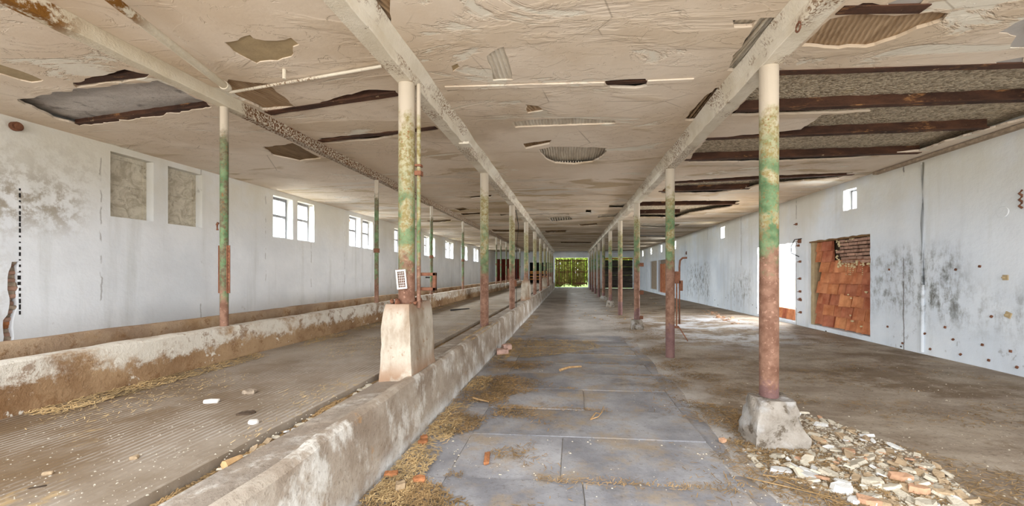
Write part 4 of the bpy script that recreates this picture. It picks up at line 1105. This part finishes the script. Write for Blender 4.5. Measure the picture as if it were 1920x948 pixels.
while cnt < 298:
    px, py = rnd.uniform(1390, 1840), rnd.uniform(770, 950)
    if not inside((px, py), heap_px): continue
    p = rub(px, py)
    if abs(p.x-XG) < .24 and abs(p.y-(YC-.02)) < .24: continue
    s = rnd.choice((.5, .6, .7, .8, .9, 1.0, 1.25, 1.5))
    o = put(VAR[rnd.randrange(14)], 'plaster_chip', p+Vector((0, 0, rnd.uniform(-.004, .008))), None, .35, s)
    tag(o, 'small broken plaster chip in the rubble beside the front right plinth', 'rubble', 'small chips of the rubble heap'); cnt += 1
def chips(name, n, sampler, m, s0, s1, parent=None):
    vs, fs = [], []
    for _ in range(n):
        p = sampler()
        if p is None: continue
        s = s0+(s1-s0)*rnd.random()**2.2; a = rnd.uniform(0, 6.28); k = len(vs); e = rnd.uniform(.5, 1)
        for j in range(5):
            q = a+j*1.2566; r = s*rnd.uniform(.6, 1.1); vs.append((p.x+r*math.cos(q), p.y+r*math.sin(q)*e, p.z-.001))
        vs.append((p.x, p.y, p.z+s*.45))
        for j in range(5): fs.append((k+j, k+(j+1) % 5, k+5))
    me = bpy.data.meshes.new(name); me.from_pydata(vs, [], fs); o = link(name, me, m, parent); return stuff(o)
def in_px(poly, zf):
    xs_ = [p[0] for p in poly]; ys_ = [p[1] for p in poly]
    def f():
        for _ in range(60):
            px, py = rnd.uniform(min(xs_), max(xs_)), rnd.uniform(min(ys_), max(ys_))
            if inside((px, py), poly): 
                p = onz(px, py, 0); return zf(px, py)
        return None
    return f
def on_plat(px, py): p = onz(px, py, PZ); return Vector((p.x, p.y, plat_z(p.x, p.y)))
tag(chips('rubble_grit', 5200, in_px(heap_px, rub), MPLAS, .006, .024), 'fine pale grit filling the rubble heap by the front right plinth', 'grit')
tag(chips('floor_chips', 900, in_px([(1240, 560), (1400, 590), (1915, 720), (1915, 950), (700, 950), (960, 650), (1040, 560)], rub), MPLAS, .004, .013), 'scattered pale plaster crumbs on the aisle and right bay floor', 'grit')
tag(chips('platform_chips', 700, in_px([(0, 790), (430, 670), (720, 610), (720, 700), (560, 800), (240, 950), (0, 950)], on_plat), MPLAS, .003, .010), 'scattered white specks on the raised left floor', 'grit')

def straw(name, n, sampler, m, l0, l1, wd, label):
    vs, fs = [], []
    for _ in range(n):
        p = sampler()
        if p is None: continue
        a = rnd.uniform(0, 6.28); L = rnd.uniform(l0, l1)*.5; dx, dy = math.cos(a)*L, math.sin(a)*L
        nx_, ny_ = -math.sin(a)*wd*.5, math.cos(a)*wd*.5; z0 = p.z+rnd.uniform(.001, .010); z1 = p.z+rnd.uniform(.001, .016); k = len(vs)
        vs += [(p.x-dx-nx_, p.y-dy-ny_, z0), (p.x+dx-nx_, p.y+dy-ny_, z1), (p.x+dx+nx_, p.y+dy+ny_, z1+.001), (p.x-dx+nx_, p.y-dy+ny_, z0+.001)]
        fs.append((k, k+1, k+2, k+3))
    me = bpy.data.meshes.new(name); me.from_pydata(vs, [], fs); o = link(name, me, m); stuff(o); return tag(o, label, 'straw')
def masked(f, sc1, th, seed):
    def g():
        for _ in range(40):
            p = f()
            if p is None: return None
            if nz((p.x, p.y, 0), sc1, seed) > th+rnd.uniform(-.12, .12): return p
        return None
    return g
def zs(p): return Vector((p.x, p.y, floor_z(p.x, p.y)+(.008 if -1.25 < p.x < 1.48 and p.y < 8.5 else 0)))
def band(x0, x1, y0, y1, gauss=False):
    def f():
        y = y0*((y1/y0)**rnd.random()); x = rnd.uniform(x0, x1) if not gauss else (x0+x1)/2+rnd.gauss(0, (x1-x0)/3)
        return zs(Vector((x, y, 0)))
    return f
straw('kerb_straw', 5200, masked(band(-1.26, -1.0, 2.2, 13), 2.5, -.15, 1), MSTRAW, .02, .07, .005, 'straw drift along the foot of the kerb wall')
straw('aisle_straw', 9000, masked(band(-1.15, -.45, 2.1, 6.2, True), 1.9, .02, 2), MSTRAWD, .015, .06, .005, 'brown straw and chaff trodden along the left half of the aisle')
straw('aisle_straw', 3500, in_px([(935,640),(1000,634),(1105,640),(1132,652),(1060,664),(985,672),(945,668)], lambda a, b: zs(rub(a, b))), MSTRAW, .03, .09, .006, 'straw patch across the middle of the aisle')
def joint_pts():
    y = rnd.choice(rowy[1:10]); x = rnd.uniform(-.85, 1.4)
    if nz((x, y, 0), 1.8, 4) < .10: return None
    return zs(Vector((x, y+rnd.gauss(0, .03), 0)))
straw('joint_straw', 6500, joint_pts, MSTRAWD, .012, .04, .004, 'straw caught in the cross joints of the aisle slabs')
straw('bay_straw', 9000, masked(band(1.15, 1.95, 2.2, 16, True), 1.6, -.05, 6), MSTRAWD, .02, .07, .005, 'chaff strip along the foot of the right row of columns')
straw('bay_straw', 5200, masked(band(1.9, 5.5, 2.4, 12), 1.3, .12, 9), MSTRAWD, .02, .07, .005, 'scattered chaff over the right bay floor')
straw('heap_straw', 2600, in_px([(1330,850),(1400,800),(1440,770),(1560,790),(1700,840),(1915,890),(1915,950),(1480,950),(1400,900)], rub), MSTRAWD, .02, .09, .004, 'straw tangled round the rubble heap')
def ledge(x0, x1, zf, y0=2.3, y1=16):
    def f():
        y = y0*((y1/y0)**rnd.random()); x = rnd.uniform(x0, x1); return Vector((x, y, zf(x, y)))
    return f
straw('trough_straw', 4500, masked(ledge(-3.6, -3.35, plat_z), 1.5, -.2, 3), MSTRAW, .02, .07, .005, 'straw drift along the foot of the feed trough')
straw('platform_straw', 2600, masked(ledge(-3.4, -1.75, plat_z, 2.0, 13), .9, .22, 21), MSTRAW, .01, .035, .003, 'thin scattered straw on the raised left floor')
straw('kerb_top_straw', 1300, ledge(-1.44, -1.31, lambda x, y: PZ+.02, 5.2, 7.2), MSTRAW, .02, .07, .004, 'straw heaped on top of the kerb wall near the second kerb column')
straw('gutter_straw', 3200, ledge(-1.74, -1.67, lambda x, y: .42+.03*max(0, nz((0, y, 0), 2)), 1.5, 9), MSTRAWD, .02, .06, .005, 'chaff packed in the gutter beside the kerb ledge')
# gutter bits
def gut(px, py, z=.45): return onz(px, py, z)
for i in range(26):
    y = rnd.uniform(1.8, 3.3); o = put(VAR[rnd.randrange(14)], 'gutter_chip', Vector((-1.705+rnd.uniform(-.02, .02), y, .43)), None, .4, rnd.uniform(.5, .9))
    tag(o, 'plaster chip lying in the gutter beside the kerb ledge', 'rubble', 'chips in the gutter')

# single things lying about
def brickbit(px, py, l, wd, h_, m, name, lab, rz, cat='brick', zf=None):
    p = zf(px, py) if zf else zs(rub(px, py)); b = bmesh.new(); box(b, -l/2, l/2, -wd/2, wd/2, 0, h_); bmesh.ops.subdivide_edges(b, edges=list(b.edges), cuts=4, use_grid_fill=True)
    k_ = .16 if cat not in ('brick',) else .045
    for v in b.verts:
        q = Vector((v.co.x/(l/2), v.co.y/(wd/2), (v.co.z-h_/2)/(h_/2))); f_ = 1-k_*max(0, q.length_squared-1)*.7
        v.co = Vector((v.co.x*f_, v.co.y*f_, h_/2+(v.co.z-h_/2)*f_))
        a_ = min(l, wd)*.16
        v.co += Vector((nz(v.co+p, 45), nz(v.co+p, 45, 3), nz(v.co+p, 45, 7)))*a_
    o = bobj(name, b, m, None, True, 50); o.location = p-Vector((0, 0, .004)); o.rotation_euler = (0, 0, rz); return tag(o, lab, cat)
brickbit(733, 893, .09, .045, .03, MBRK, 'brick_fragment', 'orange brick fragment at the foot of the kerb, nearest the camera', .25)
brickbit(786, 904, .075, .05, .035, MBRK, 'brick_fragment', 'orange brick block in the straw right of the nearest kerb fragment', .1)
brickbit(793, 832, .07, .05, .03, MBRK, 'brick_fragment', 'small orange brick piece at the kerb foot, lower of two touching', .2)
brickbit(795, 824, .06, .04, .03, MBRK, 'brick_fragment', 'small orange brick piece at the kerb foot, upper of two touching', .6)
brickbit(834, 755, .07, .05, .05, MBRK, 'brick_fragment', 'brick lump against the kerb midway along', .4)
brickbit(751, 919, .06, .05, .05, MPLAB, 'brick_fragment', 'yellowish clod below the orange brick block', .4)
brickbit(913, 862, .04, .18, .022, MBRK, 'brick_fragment', 'crumbled orange brick row across the aisle slab', .15)
brickbit(942, 664, .20, .12, .09, MPINK, 'brick', 'pale pink hollow brick lying near the kerb in the aisle, front one', .2)
brickbit(950, 656, .16, .12, .10, MPINK, 'brick', 'pale pink brick lying behind the front one near the kerb', .5)
brickbit(1355, 829, .05, .04, .03, MTERR, 'brick_fragment', 'small salmon stone on the aisle left of the plinth', .4)
brickbit(397, 755, .095, .034, .03, MWHITE, 'paper_roll', 'white crumpled roll on the raised left floor', .35, 'litter', on_plat)
brickbit(475, 795, .055, .035, .03, MWHITE, 'paper_wad', 'white lump of paper on the raised left floor near the gutter', .2, 'litter', on_plat)
brickbit(462, 776, .10, .06, .016, MDUNG_SHADE, 'dark_clod', 'dark clod on the raised left floor behind the paper lump', .2, 'clod', on_plat)
brickbit(468, 737, .09, .06, .03, MBARE, 'grey_clod', 'small grey clod on the raised left floor behind the dark one', .2, 'clod', on_plat)
brickbit(70, 912, .06, .014, .008, MDUNG_SHADE, 'dark_clod', 'flat dark scrap on the brown corner of the left floor', .5, 'clod', on_plat)
brickbit(252, 860, .035, .03, .02, MPLAB, 'plaster_bit', 'pinkish crumb in the middle of the raised left floor', .5, 'rubble', on_plat)
brickbit(90, 888, .035, .02, .02, MPLAB, 'yellow_crumb', 'ochre crumb near the left picture edge on the raised floor', .5, 'rubble', on_plat)
def stick(pts_, r, lab, name='wood_stick', m=MSTICK):
    b = bmesh.new(); tube(b, pts_, r, 6, True, r*.6); return tag(bobj(name, b, m, None, True), lab, 'stick')
def fz(px, py, dz=.02): p = rub(px, py); return Vector((p.x, p.y, p.z+dz))
stick([fz(1050, 696), fz(1066, 692, .03), fz(1090, 689)], .02, 'flat pale splinter of wood lying across the middle of the aisle')
stick([fz(887, 749), fz(902, 753), fz(916, 756)], .012, 'thin pale stick in the straw left of the aisle middle')
stick([fz(1107, 789, .015), fz(1117, 783, .05), fz(1126, 781, .03), fz(1132, 773, .06)], .008, 'bent pale twig standing out of straw in the aisle')
stick([fz(1107, 789, .015), fz(1121, 787, .03), fz(1130, 777, .03)], .006, 'second thinner twig next to the bent twig in the aisle')
stick([gut(420, 872, .46), gut(452, 856, .46)], .022, 'buff piece of stick lying in the gutter')
for i, (a_, b_) in enumerate((((1400, 898), (1560, 935)), ((1470, 905), (1580, 948)), ((1430, 893), (1520, 905)))):
    stick([fz(*a_, .012), fz(*b_, .012)], .004, ('longest', 'lowest', 'shortest')[i]+' thin stalk trailing from the rubble over the aisle', 'straw_stalk', MSTRAWD)
stick([fz(862, 580, PZ) if False else onz(845, 581, PZ+.02), onz(880, 578, PZ+.02)], .02, 'dark stick on the raised floor behind the second kerb column', 'wood_stick', MBLACK)
# heap of broken orange tile by the right wall, middle distance
SH = [frag_mesh(MTERR, 'tile_shard', .09, .05, .025, 5, 700+i) for i in range(5)]
for i in range(40):
    px = rnd.gauss(1352, 14); py = 590+(px-1340)*.33+rnd.gauss(0, 3); o = put(SH[i % 5], 'tile_shard', rub(px, py), None, .3, rnd.uniform(.5, 1.1))
    tag(o, 'broken orange tile shard in the thin scatter in front of the right wall', 'rubble', 'tile shards before the right wall')
CHF = [frag_mesh(MPLAB, 'debris_piece', .05, .035, .025, 6, 800+i) for i in range(5)]
for i in range(70):
    px = rnd.uniform(1040, 1240); py = rnd.uniform(546, 600)
    if px < 1050+ (py-546)*-.9+0: continue
    o = put(CHF[i % 5], 'debris_piece', rub(px, py), None, .3, rnd.uniform(.4, 1.1))
    tag(o, 'small debris piece strewn on the far aisle floor', 'rubble', 'debris on the far aisle floor')

# ------------------------------------------------------------------ outdoors
b = bmesh.new(); box(b, -14, 9, YE-.2, 120, -.5, -.115); struct(bobj('floor', b, MGRASS))
MYARD = plain('dry_yard_earth', rgb(190, 172, 146), .15, 2)
b = bmesh.new(); box(b, -60, 60, -40, 120, -.5, -.125); struct(bobj('floor', b, MYARD))
b = bmesh.new(); box(b, XR+.45, XR+40, -10, 60, -.12, .22); tag(bobj('earth_bank', b, plain('dry_earth', rgb(214, 190, 150), .15, 3)), 'bank of dry earth outside the open doorway in the right wall', 'ground')
def shrub(x, y, h_, r, lab, seed):
    root = thing('shrub', lab, 'shrub', (x, y, -.12), 'shrubs beyond the slatted gate'); rr = random.Random(seed)
    vs, fs = [], []
    for _ in range(5000):
        a = rr.uniform(0, 6.28); e = rr.uniform(-1, 1); q = rr.uniform(.55, 1)**.5
        p = Vector((x+r*q*math.cos(a)*math.sqrt(1-e*e), y+r*q*math.sin(a)*math.sqrt(1-e*e), h_*.5+h_*.5*q*e))
        u = Vector((rr.gauss(0, 1), rr.gauss(0, 1), rr.gauss(0, 1))).normalized()*.15; v = u.cross(Vector((rr.gauss(0, 1), rr.gauss(0, 1), rr.gauss(0, 1)))).normalized()*.08
        k = len(vs); vs += [tuple(p-u), tuple(p+v), tuple(p+u), tuple(p-v)]; fs.append((k, k+1, k+2, k+3))
    me = bpy.data.meshes.new('foliage'); me.from_pydata(vs, [], fs); o = link('foliage', me, MLEAF, root); o.matrix_parent_inverse = Matrix.Translation(root.location).inverted(); stuff(o)
    b = bmesh.new(); tube(b, [(x, y, -.15), (x+.05, y, h_*.6)], .05, 7, True, .02); bobj('stem', b, MSLAT, root)
for i, (x, y, h_, r, lab) in enumerate(((-1.3, 39, 4.2, 1.5, 'leafy green shrub behind the left leaf of the slatted gate'), (.6, 40.5, 4.4, 1.5, 'leafy green shrub behind the middle of the slatted gate'), (2.6, 39.2, 4.2, 1.4, 'leafy green shrub behind the right leaf of the slatted gate'), (4.7, 38.6, 4.6, 1.5, 'added shrub screening the sky behind the dark boarded door'))): shrub(x, y, h_, r, lab, i)  # last shrub is added, unseen, to block sky through the board gaps
area_light('gate_daylight', (.1, YE+1.6, 2.6), (-PI/2-.15, 0, 0), 3.2, 3.0, 110, (1, 1, .94))
